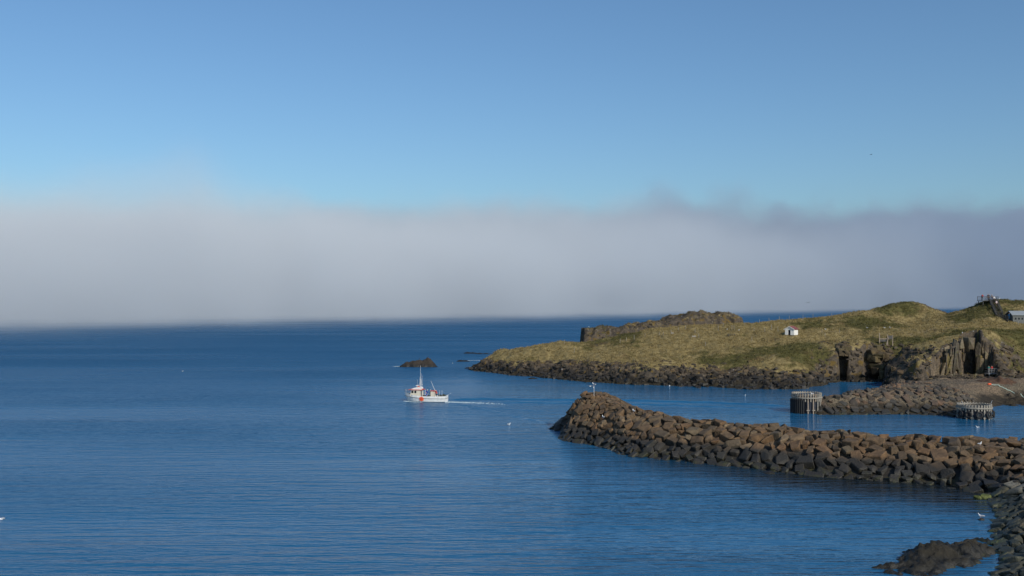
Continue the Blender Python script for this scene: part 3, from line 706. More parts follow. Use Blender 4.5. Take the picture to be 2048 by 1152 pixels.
# ------------------------------------------------------------------ people
def person_meshes(pose):
    """one continuous skinned body for a pose; returns (body, jacket, hair) meshes, standing on z = 0, facing -y"""
    def skin(chains, sub=1):
        # chains: list of lists of (x, y, z, r); first point of the first chain is the root; equal points are shared
        vs, es, rs = [], [], []
        def vid(p):
            for i, q in enumerate(vs):
                if (Vector(q) - Vector(p[:3])).length < 1e-4: return i
            vs.append(p[:3]); rs.append(p[3]); return len(vs) - 1
        for ch in chains:
            for a, b in zip(ch[:-1], ch[1:]): es.append((vid(a), vid(b)))
        me = bpy.data.meshes.new('t'); me.from_pydata(vs, es, []); o = bpy.data.objects.new('t', me); COL.objects.link(o)
        o.modifiers.new('s', 'SKIN'); o.modifiers['s'].branch_smoothing = .3
        for i, v in enumerate(me.skin_vertices[0].data): v.radius = (rs[i], rs[i]); v.use_root = i == 0
        ss = o.modifiers.new('u', 'SUBSURF'); ss.levels = sub; ss.render_levels = sub
        bpy.context.view_layer.update(); dg = bpy.context.evaluated_depsgraph_get()
        out = bpy.data.meshes.new_from_object(o.evaluated_get(dg)); bpy.data.objects.remove(o); bpy.data.meshes.remove(me)
        out.polygons.foreach_set('use_smooth', [True] * len(out.polygons)); return out
    lean = {'stand': 0., 'walk': .04, 'bend': .42}[pose]; st = {'stand': .0, 'walk': .22, 'bend': .06}[pose]
    pel = (0, 0, .95, .135); up = lambda d, r, x=0, y=0: (x, -math.sin(lean) * d + y, .95 + math.cos(lean) * d, r)
    chest, neck = up(.36, .155), up(.52, .062); head = up(.66, .095); crown = up(.78, .06); nose = up(.66, .018, 0, -.115)
    ch = [[pel, up(.18, .125), chest, neck, head, crown], [head, nose]]
    for s in (-1, 1):
        k = s * st
        ch.append([pel, (s * .1, .0, .86, .095), (s * .11, -.06 - k * .5, .50, .062), (s * .11, .02 - k, .09, .045), (s * .12, -.12 - k, .045, .04)])
        sh = up(.46, .062, s * .19); el = up(.20, .045, s * .26, -.06 if pose != 'bend' else -.2); wr = up(.0, .032, s * .23, -.2 if pose != 'bend' else -.36)
        palm = (wr[0], wr[1] - .03, wr[2] - .06, .034)
        ch.append([chest, sh, el, wr, palm])
        for f, (dx, ln) in enumerate(((-.026, .06), (-.009, .07), (.009, .066), (.026, .052))):
            a = (palm[0] + dx, palm[1] - .012, palm[2] - .035, .010); ch.append([palm, a, (a[0], a[1] - .015, a[2] - ln * .6, .009), (a[0], a[1] - .0, a[2] - ln, .007)])
        th = (palm[0] - s * .035, palm[1] - .02, palm[2] - .01, .011); ch.append([palm, th, (th[0] - s * .012, th[1] - .015, th[2] - .03, .009)])
    body = skin(ch)
    jc = [[up(-.06, .155), up(.18, .15), up(.36, .18), up(.50, .08)]]
    for s in (-1, 1):
        sh = up(.46, .08, s * .19); el = up(.20, .062, s * .26, -.06 if pose != 'bend' else -.2); wr = up(.02, .048, s * .232, -.19 if pose != 'bend' else -.34)
        jc.append([up(.36, .18), sh, el, wr])
    jacket = skin(jc)
    hair = skin([[up(.69, .104, 0, .012), up(.76, .085, 0, .012), up(.80, .05, 0, .01)]])
    # trousers and boots are regions of the continuous body
    idx = np.zeros(len(body.polygons), np.int32)
    for p in body.polygons:
        z = p.center.z; c = p.center
        idx[p.index] = 2 if z < .10 else 1 if z < .93 and abs(c.x) < .19 and c.y > -.24 else 0
    return body, jacket, hair, idx
POSES = {k: person_meshes(k) for k in ('stand', 'walk', 'bend')}
def cloth(name, col): return plain(name, col, .85, .15, 8)
CL = dict(black=cloth('black_cloth', (.015, .016, .02)), navy=cloth('navy_cloth', (.02, .03, .07)), blue=cloth('blue_jacket', (.02, .04, .38)), teal=cloth('teal_jacket', (.02, .22, .19)),
          red=cloth('red_jacket', (.50, .03, .03)), pink=cloth('pale_pink_jacket', (.62, .50, .50)), sky=cloth('bright_blue_jacket', (.04, .25, .50)), grey=cloth('grey_cloth', (.2, .2, .21)), olive=cloth('olive_oilskin', (.06, .07, .035)), white=cloth('white_cloth', (.65, .64, .62)))
def person(loc, rz, pose, jacket, trousers, hair, label, scale=1.0, group=None):
    b, j, h, idx = POSES[pose]
    b2 = b.copy(); b2.materials.clear()
    for m in (M['skin'], CL[trousers], M['rubber']): b2.materials.append(m)
    b2.polygons.foreach_set('material_index', idx)
    j2 = j.copy(); j2.materials.clear(); j2.materials.append(CL[jacket])
    h2 = h.copy(); h2.materials.clear(); h2.materials.append(CL.get(hair) or M['hair'])
    o = link('person', b2, loc=loc); o.rotation_euler = (0, 0, rz); o.scale = (scale,) * 3
    link('jacket', j2, o); link('hair' if hair == 'hair' else 'cap', h2, o)
    return tag(o, label, 'person', group)

# ------------------------------------------------------------------ gulls
def make_gull(pose):
    root = empty('gull', (0, 0, 0), 'gull', 'gull')
    bm = BM()
    # body, neck and head as one lofted surface along +x (head end)
    if pose == 'stand': sec = [(-.26, .10, .012, .010), (-.16, .10, .045, .04), (-.04, .09, .075, .07), (.06, .10, .078, .078), (.12, .14, .06, .065), (.145, .20, .042, .045), (.16, .25, .040, .042), (.185, .275, .034, .034), (.225, .268, .012, .014)]
    else: sec = [(-.26, .085, .012, .010), (-.16, .07, .05, .045), (-.04, .055, .08, .07), (.07, .06, .08, .075), (.13, .10, .06, .06), (.155, .15, .042, .045), (.165, .19, .040, .042), (.19, .215, .034, .034), (.23, .21, .012, .014)]
    if pose == 'fly': sec = [(-.27, 0, .05, .008), (-.18, 0, .05, .035), (-.05, 0, .075, .065), (.07, .005, .075, .07), (.15, .015, .05, .05), (.20, .02, .042, .044), (.235, .02, .032, .032), (.26, .016, .012, .014)]
    rings = []
    for x, z, w, h in sec: rings.append([bm.verts.new((x, w * math.cos(a * math.pi / 5), z + h * math.sin(a * math.pi / 5))) for a in range(10)])
    for A, B in zip(rings[:-1], rings[1:]):
        for i in range(10): j = (i + 1) % 10; bm.faces.new((A[i], A[j], B[j], B[i]))
    bm.faces.new(rings[0]); bm.faces.new(rings[-1])
    obj('body', bm, M['feather'], root, smooth=True)
    hx, hz = sec[-1][0], sec[-1][1]
    bm = BM(); add_tube(bm, (hx - .005, 0, hz), (hx + .055, 0, hz - .012), .012, .004, 6); obj('bill', bm, M['bill'], root)
    for s in (-1, 1):
        bm = BM()
        if pose == 'fly':
            pts = [(.10, .05, .01), (.13, .28, .07), (.03, .62, .045), (-.05, .60, .04), (-.05, .27, .06), (-.09, .05, .0)]
            A = [bm.verts.new((p[0], p[1] * s, p[2] + .012)) for p in pts]; B = [bm.verts.new((p[0], p[1] * s, p[2] - .006)) for p in pts]
            bm.faces.new(A); bm.faces.new(B[::-1])
            for i in range(6): j = (i + 1) % 6; bm.faces.new((A[i], A[j], B[j], B[i]))
        else:
            z0 = sec[2][1]; add_ball(bm, (-.08, s * .062, z0 + .03), (.19, .022, .05), 10, 6)
        obj('wing', bm, M['wing'], root, smooth=True)
        if pose == 'stand':
            bm = BM(); add_tube(bm, (.02, s * .03, .035), (.02, s * .03, -.08), .008, n=6); add_box(bm, (.045, s * .03, -.083), (.06, .05, .008)); obj('leg', bm, M['legpink'], root)
    return root
GUL = {k: make_gull(k) for k in ('stand', 'swim', 'fly')}
used = set()
def gull(pose, loc, rz, label, scale=1.2, dark=False):
    loc = Vector(loc)
    if pose == 'stand': loc.z += .085 * scale
    if pose not in used:
        used.add(pose); o = GUL[pose]; o.location = loc; o.rotation_euler = (0, 0, rz); o.scale = (scale,) * 3; o['label'] = label
    else: o = dup(GUL[pose], loc, rz, scale, label)
    o['group'] = 'gulls around the bay'
    if dark:
        for ch in bpy.data.objects:
            if ch.parent == o and ch.name.split('.')[0] in ('body', 'wing'): ch.data = ch.data.copy(); ch.data.materials.clear(); ch.data.materials.append(M['dwing'])
    return o
for u, v, lb in ((1267, 764, 'white gull floating in the strait, left one of the close pair behind the breakwater tip'), (1321, 764, 'white gull floating in the strait, right one of the close pair behind the breakwater tip'),
                 (1339, 772, 'small white gull swimming off the dark shore, nearest below the floating pair'), (1490, 791, 'lone pale gull swimming in the harbour mouth left of the taller timber dolphin'),
                 (1018, 849, 'lone white gull swimming on open water between the boat and the breakwater tip'), (3, 1039, 'white gull swimming at the left edge of the picture'),
                 (365, 743, 'tiny white gull swimming far out on the left side of the sea'), (929, 672, 'tiny white gull far out near the fog behind the skerry'), (905, 727, 'white gull swimming between the skerry and the grassy point'),
                 (1955, 855, 'white gull swimming in front of the tyre hung dolphin'), (1018, 749.5, 'white gull swimming close under the tip of the grassy point')):
    x, y, z = WZ(u, v); gull('swim', (x, y, -.02), rng.uniform(0, 6.28), lb, 1.25)
gull('stand', gull_rock.location + Vector((0, 0, .1)), 2.6, 'white gull standing on the tiny awash rock by the near shore', 1.2)

# ------------------------------------------------------------------ fishing boat
def build_boat():
    px, py, _ = WZ(893, 804)
    A = math.pi - R(13)          # bow towards the left and a little away from the viewer
    root = empty('fishing_boat', (px, py, 0), 'small white fishing boat with red trimmed wheelhouse heading out to sea', 'boat', A)
    # local x: forward from the transom, y: port is +y; after the turn the port side faces the viewer
    L = 8.5
    st = [0, .9, 2.0, 3.2, 4.5, 5.6, 6.6, 7.4, 8.05, 8.5]
    beam = [1.18, 1.26, 1.32, 1.35, 1.35, 1.30, 1.14, .85, .48, .06]
    shr = [1.22, 1.18, 1.15, 1.14, 1.16, 1.24, 1.36, 1.48, 1.58, 1.66]
    knk = [.72, .70, .69, .70, .74, .80, .88, .97, 1.05, 1.12]
    cx = [.15, .12, .10, .10, .10, .10, .12, .20, .34, .55]
    bm = BM(); rings = []
    for x, b, s, k, c in zip(st, beam, shr, knk, cx):
        t = x / L; kb = b * (.97 if t < .8 else .86); cb = b * (.90 - .35 * t ** 3); fx = x - (.0 if t < .7 else (t - .7) * 1.6 * 0)
        pts = [(b, s), (kb, k), (cb, c), (cb * .45, -.25), (0, -.42 + .6 * t ** 4)]
        xs = [x, x - .02 * t, x - .45 * t ** 4, x - .7 * t ** 4, x - .8 * t ** 4]
        ring = [(xs[i], p[0], p[1]) for i, p in enumerate(pts)]; full = ring + [(a, -y, z) for a, y, z in ring[-2::-1]]
        rings.append([bm.verts.new(p) for p in full])
    for P, Q in zip(rings[:-1], rings[1:]):
        for i in range(len(P) - 1): bm.faces.new((P[i], P[i + 1], Q[i + 1], Q[i]))
    bm.faces.new(rings[0])
    # inner bulwark and deck
    inn = []
    for x, b, s in zip(st, beam, shr): inn.append([bm.verts.new((min(x, L - .1) if x > 0 else .06, y, z)) for y, z in ((max(.02, b - .06), s), (max(.02, b - .10), .72 + .45 * max(0, x / L - .55)), (-max(.02, b - .10), .72 + .45 * max(0, x / L - .55)), (-max(.02, b - .06), s))])
    for k in range(len(st) - 1):
        for i in range(3): bm.faces.new((inn[k][i], inn[k][i + 1], inn[k + 1][i + 1], inn[k + 1][i]))
        bm.faces.new((rings[k][0], inn[k][0], inn[k + 1][0], rings[k + 1][0])); bm.faces.new((rings[k][-1], inn[k][-1], inn[k + 1][-1], rings[k + 1][-1]))
    bm.faces.new((rings[0][0], rings[0][-1], inn[0][3], inn[0][0]))
    obj('hull', bm, M['white'], root)
    for s in (1, -1):
        bm = BM()
        for k in range(len(st) - 1):
            t0, t1 = st[k] / L, st[k + 1] / L
            add_tube(bm, (st[k] - .02 * t0, s * (beam[k] * (.97 if t0 < .8 else .86) + .012), knk[k]), (st[k + 1] - .02 * t1, s * (beam[k + 1] * (.97 if t1 < .8 else .86) + .012), knk[k + 1]), .035, n=6)
        obj('rubbing_strake', bm, M['stain'], root)
    bm = BM(); add_tube(bm, (-.02, -1.14, .72), (-.02, 1.14, .72), .035, n=6); obj('rubbing_strake', bm, M['stain'], root)
    # orange emblem painted on the port side: round body with scalloped rim
    bm = BM(); n = 40; ctr = (4.66, 1.352, .62); vs = []
    for i in range(n):
        a = 2 * math.pi * i / n; rr = .46 * (1 + .16 * math.cos(a * 8)); zz = ctr[2] + rr * math.sin(a) * .9; xx = ctr[0] + rr * math.cos(a)
        yb = 1.35 * (.97 + .03 * min(1, max(0, (zz - .74) / .42))) if zz > .74 else 1.35 * (.97 - .07 * min(1, (.74 - zz) / .64)); vs.append((xx, yb + .035, zz))
    top = [bm.verts.new(v) for v in vs]; c1 = bm.verts.new((ctr[0], 1.35 * .965 + .04, ctr[2]))
    low = [bm.verts.new((v[0], v[1] - .03, v[2])) for v in vs]
    for i in range(n): j = (i + 1) % n; bm.faces.new((c1, top[i], top[j])); bm.faces.new((top[j], top[i], low[i], low[j]))
    em = obj('hull_emblem', bm, M['orange'], root)
    bm = BM(); add_ball(bm, (ctr[0] + .06, 1.36, ctr[2] + .05), (.2, .03, .18), 12, 6); obj('emblem_centre', bm, M['red'], em)
    # wheelhouse
    x0, x1, zb, zt, hw = 5.0, 7.05, .72, 2.28, .98
    wh = BM()
    prof = [(x0, zb), (x0, zt), (x1 - .25, zt), (x1 + .05, 1.45), (x1 + .1, zb + .3)]
    add_prism(wh, prof, -hw, hw); w = obj('wheelhouse', wh, M['cream'], root)
    bm = BM(); add_prism(bm, [(4.62, 2.28), (4.62, 2.37), (7.2, 2.41), (7.5, 2.35), (7.4, 2.29)], -1.1, 1.1); obj('roof_trim', bm, M['red'], root)
    bm = BM(); add_prism(bm, [(5.0, 2.38), (5.0, 2.62), (5.5, 2.86), (6.0, 2.78), (6.75, 2.52), (6.95, 2.39)], -.82, .82); obj('roof_casing', bm, M['white'], root)
    for s in (1, -1):
        for a, b in ((6.42, 6.82), (5.82, 6.22)):
            bm = BM(); add_box(bm, ((a + b) / 2, s * (hw + .008), 1.92), (b - a, .02, .46)); obj('window', bm, M['glass'], root)
    for y in (-.55, 0, .55):
        bm = BM(); add_box(bm, (x1 - .085, y, 1.88), (.03, .46, .6), Matrix.Rotation(-.31, 4, 'Y')); obj('window', bm, M['glass'], root)
    bm = BM(); add_box(bm, (x0 - .012, .25, 1.45), (.02, .7, 1.45)); obj('doorway', bm, M['glass'], root)  # dark panel standing for the shade inside the open doorway
    bm = BM()
    for s in (1, -1): add_tube(bm, (4.66, s * 1.0, .75), (4.66, s * 1.0, 2.3), .04)
    obj('roof_post', bm, M['white'], root)
    # radar, lights, life raft
    bm = BM(); add_tube(bm, (5.95, 0, 2.75), (5.95, 0, 2.98), .10); add_ball(bm, (5.95, 0, 3.06), (.34, .34, .13), 14, 7); obj('radar', bm, M['white'], root)
    bm = BM(); add_ball(bm, (5.55, .45, 2.86), (.26, .16, .22), 12, 7); obj('life_ring', bm, M['red'], root)
    bm = BM(); add_box(bm, (4.85, .35, 2.62), (.22, .3, .5)); obj('exhaust_casing', bm, M['white'], root)
    bm = BM(); add_box(bm, (4.72, .3, 2.45), (.3, .4, .14)); obj('exhaust_base', bm, M['red'], root)
    # mast and aerials
    bm = BM(); add_tube(bm, (5.3, 0, 2.4), (5.3, 0, 7.0), .05, .022); add_tube(bm, (5.0, 0, 2.4), (5.2, 0, 4.4), .035); add_tube(bm, (5.55, 0, 2.4), (5.35, 0, 4.4), .035); add_tube(bm, (5.3, -.7, 3.5), (5.3, .7, 3.5), .028); add_tube(bm, (5.75, 0, 3.3), (4.85, 0, 3.3), .028); obj('mast', bm, M['pole'], root)
    for x, y, z0, z1 in ((5.82, .3, 2.5, 4.3), (5.6, -.4, 2.6, 4.7), (4.95, .4, 2.5, 5.5), (5.05, -.4, 2.5, 5.0), (5.15, .6, 2.9, 4.9)):
        bm = BM(); add_tube(bm, (x, y, z0), (x, y, z1), .022, .012, 6); obj('aerial', bm, M['pole'], root)
    # bow rail
    bm = BM(); pr = []
    for k, x in enumerate((6.9, 7.4, 7.9, 8.3, 8.42)):
        b = np.interp(x, st, beam) - .06; z = np.interp(x, st, shr)
        pr.append((x, b, z))
    for s in (1, -1):
        for (x, b, z) in pr: add_tube(bm, (x, s * b, z - .05), (x + .06, s * (b + .03), 2.32), .018, n=6)
        for h in (2.32, 2.02):
            for p, q in zip(pr[:-1], pr[1:]): add_tube(bm, (p[0] + .05, s * (p[1] + .03), h), (q[0] + .05, s * (q[1] + .03), h), .02, n=6)
    add_tube(bm, (8.47, pr[-1][1] + .03, 2.32), (8.47, -pr[-1][1] - .03, 2.32), .02, n=6); obj('bow_rail', bm, M['steel'], root)
    # stern shelter, boom, gear
    bm = BM(); add_box(bm, (2.5, .72, 1.42), (.78, .75, 1.45)); obj('hauler_cabinet', bm, M['cream'], root)
    bm = BM(); add_box(bm, (2.45, .6, 2.19), (.98, 1.2, .10)); obj('cabinet_roof', bm, M['red'], root)
    bm = BM(); add_tube(bm, (2.25, .3, 2.2), (3.15, .1, 4.05), .045, .025); obj('boom', bm, M['pole'], root)
    for x, y in ((1.15, .8), (.65, .8)):
        bm = BM(); add_tube(bm, (x, y, 1.1), (x + .03, y, 2.15), .03, .02); add_ball(bm, (x + .03, y, 2.2), .07, 8, 5); obj('rod_holder', bm, M['pole'], root)
    bm = BM(); add_tube(bm, (.05, .5, 1.2), (-.95, .2, 1.75), .022, .014); add_ball(bm, (-.95, .2, 1.77), .06, 8, 5); obj('stern_pole', bm, M['pole'], root)
    r = random.Random(4); bm = BM()
    for i in range(26): add_ball(bm, (r.uniform(.2, 1.5), r.uniform(-.9, .9), r.uniform(.9, 1.35)), (r.uniform(.12, .26), r.uniform(.12, .26), r.uniform(.1, .22)), 8, 5)
    obj('net_pile', bm, M['net'], root)
    for x in (3.2, 3.75, 4.6):
        bm = BM(); add_box(bm, (x, -.3, .95), (.5, .75, .48)); bmesh.ops.bevel(bm, geom=bm.edges[:], offset=.04, segments=1, affect='EDGES'); obj('fish_tub', bm, M['net'] if x != 3.2 else M['cream'], root)
    Mx = Matrix.Translation((px, py, 0)) @ Matrix.Rotation(A, 4, 'Z')
    at = lambda x, y, z: Mx @ Vector((x, y, z))
    person(at(4.0, .55, .73), A - 1.2, 'bend', 'blue', 'blue', 'white', 'fisher in bright blue oilskins bending over the deck amidships', 1.0)
    person(at(3.1, .45, .73), A + 1.8, 'stand', 'black', 'olive', 'white', 'fisher in black standing in front of the cabinet on the stern', .95)
    person(at(1.75, .6, .73), A + 2.4, 'bend', 'red', 'black', 'white', 'fisher in a red jacket bending beside the net pile at the stern', .98)
    # wake
    foam('wake_foam', [tuple(at(.2, 0, 0)), tuple(at(-2.2, .05, 0)), tuple(at(-4.6, .2, 0)), tuple(at(-7.5, .6, 0)), tuple(at(-11, 1.2, 0))], 'white foam streaming behind the stern of the boat', 8, 95, 1.0, .22)
    foam('bow_foam', [tuple(at(8.5, .1, 0)), tuple(at(7.5, .95, 0)), tuple(at(6.0, 1.35, 0)), tuple(at(4.5, 1.5, 0))], 'white bow wave under the stem of the boat', 9, 50, .25, .16)
build_boat()

# low wash left by the boat, lines of small waves on the sea
def ridge(name, pts, w, h):
    bm = BM(); prof = [(-1, -.02), (-.6, .25), (-.25, .8), (0, 1), (.25, .8), (.6, .25), (1, -.02)]; rings = []
    P = [Vector(p) for p in pts]; n = len(P)
    for i, p in enumerate(P):
        d = (P[min(i + 1, n - 1)] - P[max(i - 1, 0)]).normalized(); s = Vector((-d.y, d.x, 0)); k = min(1, i / 2, (n - 1 - i) / 3)
        rings.append([bm.verts.new(p + s * (a * w) + Vector((0, 0, b * h * k + (-.03 if abs(a) == 1 else .012)))) for a, b in prof])
    for A, B in zip(rings[:-1], rings[1:]):
        for i in range(len(prof) - 1): bm.faces.new((A[i], A[i + 1], B[i + 1], B[i]))
    tag(obj(name, bm, M['sea'], smooth=True), kind='structure')
def px_line(pts, n=26):
    us = np.linspace(pts[0][0], pts[-1][0], n); vs = np.interp(us, [p[0] for p in pts], [p[1] for p in pts])
    return [Vector(WZ(u, v)) + Vector((0, .25 * math.sin(i * 1.3), 0)) for i, (u, v) in enumerate(zip(us, vs))]
ridge('wash_wave', px_line([(897, 799), (960, 798), (1040, 799), (1140, 800), (1260, 801), (1420, 805), (1580, 812)], 60), 1.5, .22)
ridge('wash_wave', px_line([(985, 806), (1060, 805), (1130, 806), (1270, 808), (1420, 813), (1560, 820)], 50), 1.4, .14)
ridge('wash_wave', px_line([(930, 812), (990, 822), (1050, 836), (1095, 845)], 30), .9, .09)
ridge('wash_wave', px_line([(905, 806), (960, 815), (1010, 818), (1090, 822)], 30), .8, .07)

# ------------------------------------------------------------------ mooring dolphins
def dolphin(loc, rad, H, label, tyres):
    root = empty('mooring_dolphin', loc, label, 'mooring dolphin')
    bm = BM(); bmesh.ops.create_cone(bm, cap_ends=True, segments=40, radius1=rad - .42, radius2=rad - .42, depth=H - .1, matrix=Matrix.Translation((0, 0, (H - .1) / 2 - .5)))
    for v in bm.verts:
        a = math.atan2(v.co.y, v.co.x); k = 1 + .03 * math.cos(a * 20); v.co.x *= k; v.co.y *= k
    obj('core', bm, M['darkmetal'], root)
    bm = BM(); bmesh.ops.create_cone(bm, cap_ends=True, segments=32, radius1=rad - .34, radius2=rad - .40, depth=.14, matrix=Matrix.Translation((0, 0, H - .52))); obj('top_fill', bm, M['concrete'], root)
    n = 34
    for i in range(n):
        a = 2 * math.pi * (i + .5) / n; ca, sa = math.cos(a), math.sin(a); long_ = i % 2 == 0
        z0 = -.9 if long_ else H * .60; bm = BM()
        rot = Matrix.Rotation(a, 4, 'Z'); w = .20 if not tyres else .24
        add_box(bm, (ca * (rad - .14), sa * (rad - .14), (z0 + H + .06) / 2), (.20, w, H + .06 - z0), rot); bmesh.ops.bevel(bm, geom=bm.edges[:], offset=.02, segments=1, affect='EDGES')
        obj('pile', bm, M['woodpale'] if tyres or rng.random() < .55 else M['wood'], root)
        if long_:
            bm = BM(); add_box(bm, (ca * (rad + .0), sa * (rad + .0), .62 if not tyres else .3), (.12, .52, .16), rot); obj('foot_block', bm, M['woodpale'], root)
    def ring(name, r0, r1, z0, z1, m):
        bm = BM(); q = 48; V = [[bm.verts.new((r * math.cos(2 * math.pi * i / q), r * math.sin(2 * math.pi * i / q), z)) for i in range(q)] for r, z in ((r0, z0), (r1, z0), (r1, z1), (r0, z1))]
        for k in range(4):
            for i in range(q): j = (i + 1) % q; bm.faces.new((V[k][i], V[k][j], V[(k + 1) % 4][j], V[(k + 1) % 4][i]))
        obj(name, bm, m, root)
    ring('ring_beam', rad - .02, rad + .10, H * .80 - .11, H * .80 + .09, M['woodpale'])
    ring('ring_beam', rad - .34, rad - .245, H - .25, H - .06, M['woodpale'])
    if not tyres:
        for i in range(9):
            a = math.pi + .05 + i * .13; bm = BM(); add_tube(bm, ((rad + .2) * math.cos(a), (rad + .2) * math.sin(a), -.9), ((rad + .2) * math.cos(a), (rad + .2) * math.sin(a), H * .72), .15, n=10); obj('fender_pile', bm, M['rubber'], root)
    else:
        for a in (-2.78, -2.3, -1.75, -1.18, -.62, 0):
            bm = BM(); q, p = 22, 8; c = Vector((math.cos(a), math.sin(a), 0)) * (rad + .26) + Vector((0, 0, .82)); tx = Vector((-math.sin(a), math.cos(a), 0)); ax = Vector((math.cos(a), math.sin(a), 0)); V = []
            for i in range(q):
                t = 2 * math.pi * i / q; d = tx * math.cos(t) + Vector((0, 0, 1)) * math.sin(t)
                V.append([bm.verts.new(c + d * (.43 + .17 * math.cos(2 * math.pi * k / p)) + ax * (.14 * math.sin(2 * math.pi * k / p))) for k in range(p)])
            for i in range(q):
                for k in range(p): bm.faces.new((V[i][k], V[(i + 1) % q][k], V[(i + 1) % q][(k + 1) % p], V[i][(k + 1) % p]))
            obj('tyre', bm, M['rubber'], root, smooth=True)
        for a in (-2.75, -.25):
            bm = BM(); b = Vector((math.cos(a), math.sin(a), 0)) * (rad - .2); prev = None
            for i in range(8):
                t = i / 7; p = b + Vector((0, 0, H - .1 + .75 * t)) - Vector((math.cos(a), 0, 0)) * (-.25 * t * t)
                if prev is not None: add_tube(bm, prev, p, .035, n=6)
                prev = p
            obj('ladder_hook', bm, M['steel'], root)
    return root
x, y, _ = WZ(1622, 828); RA1 = 2.6
d1 = dolphin((x, y + RA1, 0), RA1, 3.45, 'taller round timber mooring dolphin at the outer end of the inner pier', False)
x, y, _ = WZ(1964, 840); RA2 = 2.75
d2 = dolphin((x, y + RA2, 0), RA2, 2.35, 'lower round white mooring dolphin hung with black tyres', True)
gull('stand', (d1.location.x + .9, d1.location.y - .2, 3.03), 3.4, 'grey and white gull standing on top of the taller timber dolphin', 1.5)

# ------------------------------------------------------------------ beacon pole on the breakwater tip
bx, by, bz = W3(1188, 786, 147); bz = float(bw_h(np.array([bx]), np.array([by]))[0])
root = empty('beacon_pole', (bx, by, bz - .1), 'thin metal beacon pole on the rounded tip of the breakwater', 'pole')
zt = CAM_H - (772 - HOR) * by / F - bz + .1
bm = BM(); add_tube(bm, (0, 0, 0), (0, 0, zt), .035, .03); add_box(bm, (0, 0, .05), (.3, .3, .1)); obj('post', bm, M['pole'], root)
bm = BM(); add_tube(bm, (-.06, -.03, zt - .28), (-.06, -.03, zt - .12), .055); obj('lamp', bm, M['white'], root)
gull('stand', (bx, by, bz - .1 + zt), 2.4, 'white gull perched on top of the beacon pole', 1.35)
x, y, z = W3(1181, 772.5, 149); gull('fly', (x, y, z), 1.0, 'white gull flying just left of the beacon pole', 1.0)
for u, v, lb in ((1267, 826, 'white gull resting on the brown rocks right of the beacon pole'), (1206, 838, 'white gull resting on the slope of the breakwater tip below the pole')):
    D = np.arange(110, 165, .2); zz = CAM_H - (v - HOR) * D / F; k = int(np.nonzero(bw_h((u - 1024) * D / F, D) + .5 >= zz)[0][0])
    gull('stand', ((u - 1024) * D[k] / F, D[k] - .3, zz[k] + .1), 2.0, lb, 1.25)
x, y, z = W3(1960, 873, 110); gull('stand', (x, y, float(bw_h(np.array([x]), np.array([y]))[0]) + .75), .4, 'white gull standing on the crest of the breakwater below the tyre hung dolphin', 1.2)
x, y, z = W3(1742, 309, 260); gull('fly', (x, y, z), .2, 'dark bird gliding high in the blue sky above the island', 1.0, True)
x, y, z = W3(1616, 605, 280); gull('fly', (x, y, z), .9, 'dark bird gliding low in front of the fog above the hut', 1.0, True)
for u, v, lb in ((838, 716, 'seabird standing upright on the top of the skerry, left of two'), (856, 714, 'seabird standing upright on the top of the skerry, right of two')):
    D = np.arange(284, 300, .1); x = (u - 1024) * skc[1] / F; gull('stand', (x, skc[1] + 1.0, 2.2 if u < 850 else 2.75), 1.4, lb, 1.1, True)

# ------------------------------------------------------------------ things on the island
def hut():
    p = hit(1583, 668); W_, Dp, Hw, Hr = 2.45, 2.7, 1.12, 1.95
    root = empty('small_hut', (p.x, p.y, p.z - .25), 'small white hut with a red gable roof on the grassy slope', 'hut', R(-37))
    bm = BM(); hw = W_ / 2; dw = .33
    for a, b, z0 in ((-hw, -dw - .06, 0), (dw - .06, hw, 0)): add_box(bm, ((a + b) / 2, -Dp / 2, (z0 + Hw + .25) / 2), (b - a, .14, Hw + .25 - z0))
    add_box(bm, (0, -Dp / 2, Hw + .25 + .06), (W_, .14, .12))
    add_prism(bm, [(-hw, Hw + .37), (hw, Hw + .37), (0, Hr + .32)], -Dp / 2 - .07, -Dp / 2 + .07)
    for s in (-1, 1): add_box(bm, (s * (hw - .07), .07, (Hw + .25) / 2), (.14, Dp - .14, Hw + .25))
    add_box(bm, (0, Dp / 2, (Hw + .25) / 2), (W_ - .28, .14, Hw + .25))
    obj('wall', bm, M['hutwall'], root)
    bm = BM(); add_box(bm, (-.06, -Dp / 2 + .12, (Hw + .25) / 2), (2 * dw, .06, Hw + .2)); obj('door', bm, M['glass'], root)
    th = math.atan2(Hr - Hw - .02, hw + .22)
    for s in (-1, 1):
        bm = BM(); Ls = math.hypot(hw + .28, Hr - Hw + .1)
        add_box(bm, (s * (hw + .22) / 2, 0, (Hr + Hw) / 2 + .36), (Ls, Dp + .5, .07), Matrix.Rotation(s * th, 4, 'Y')); obj('roof', bm, M['redroof'], root)
        bm = BM(); add_box(bm, (s * (hw + .22) / 2, -Dp / 2 - .27, (Hr + Hw) / 2 + .33), (Ls, .04, .14), Matrix.Rotation(s * th, 4, 'Y')); obj('bargeboard', bm, M['hutwall'], root)
    return root
hut()

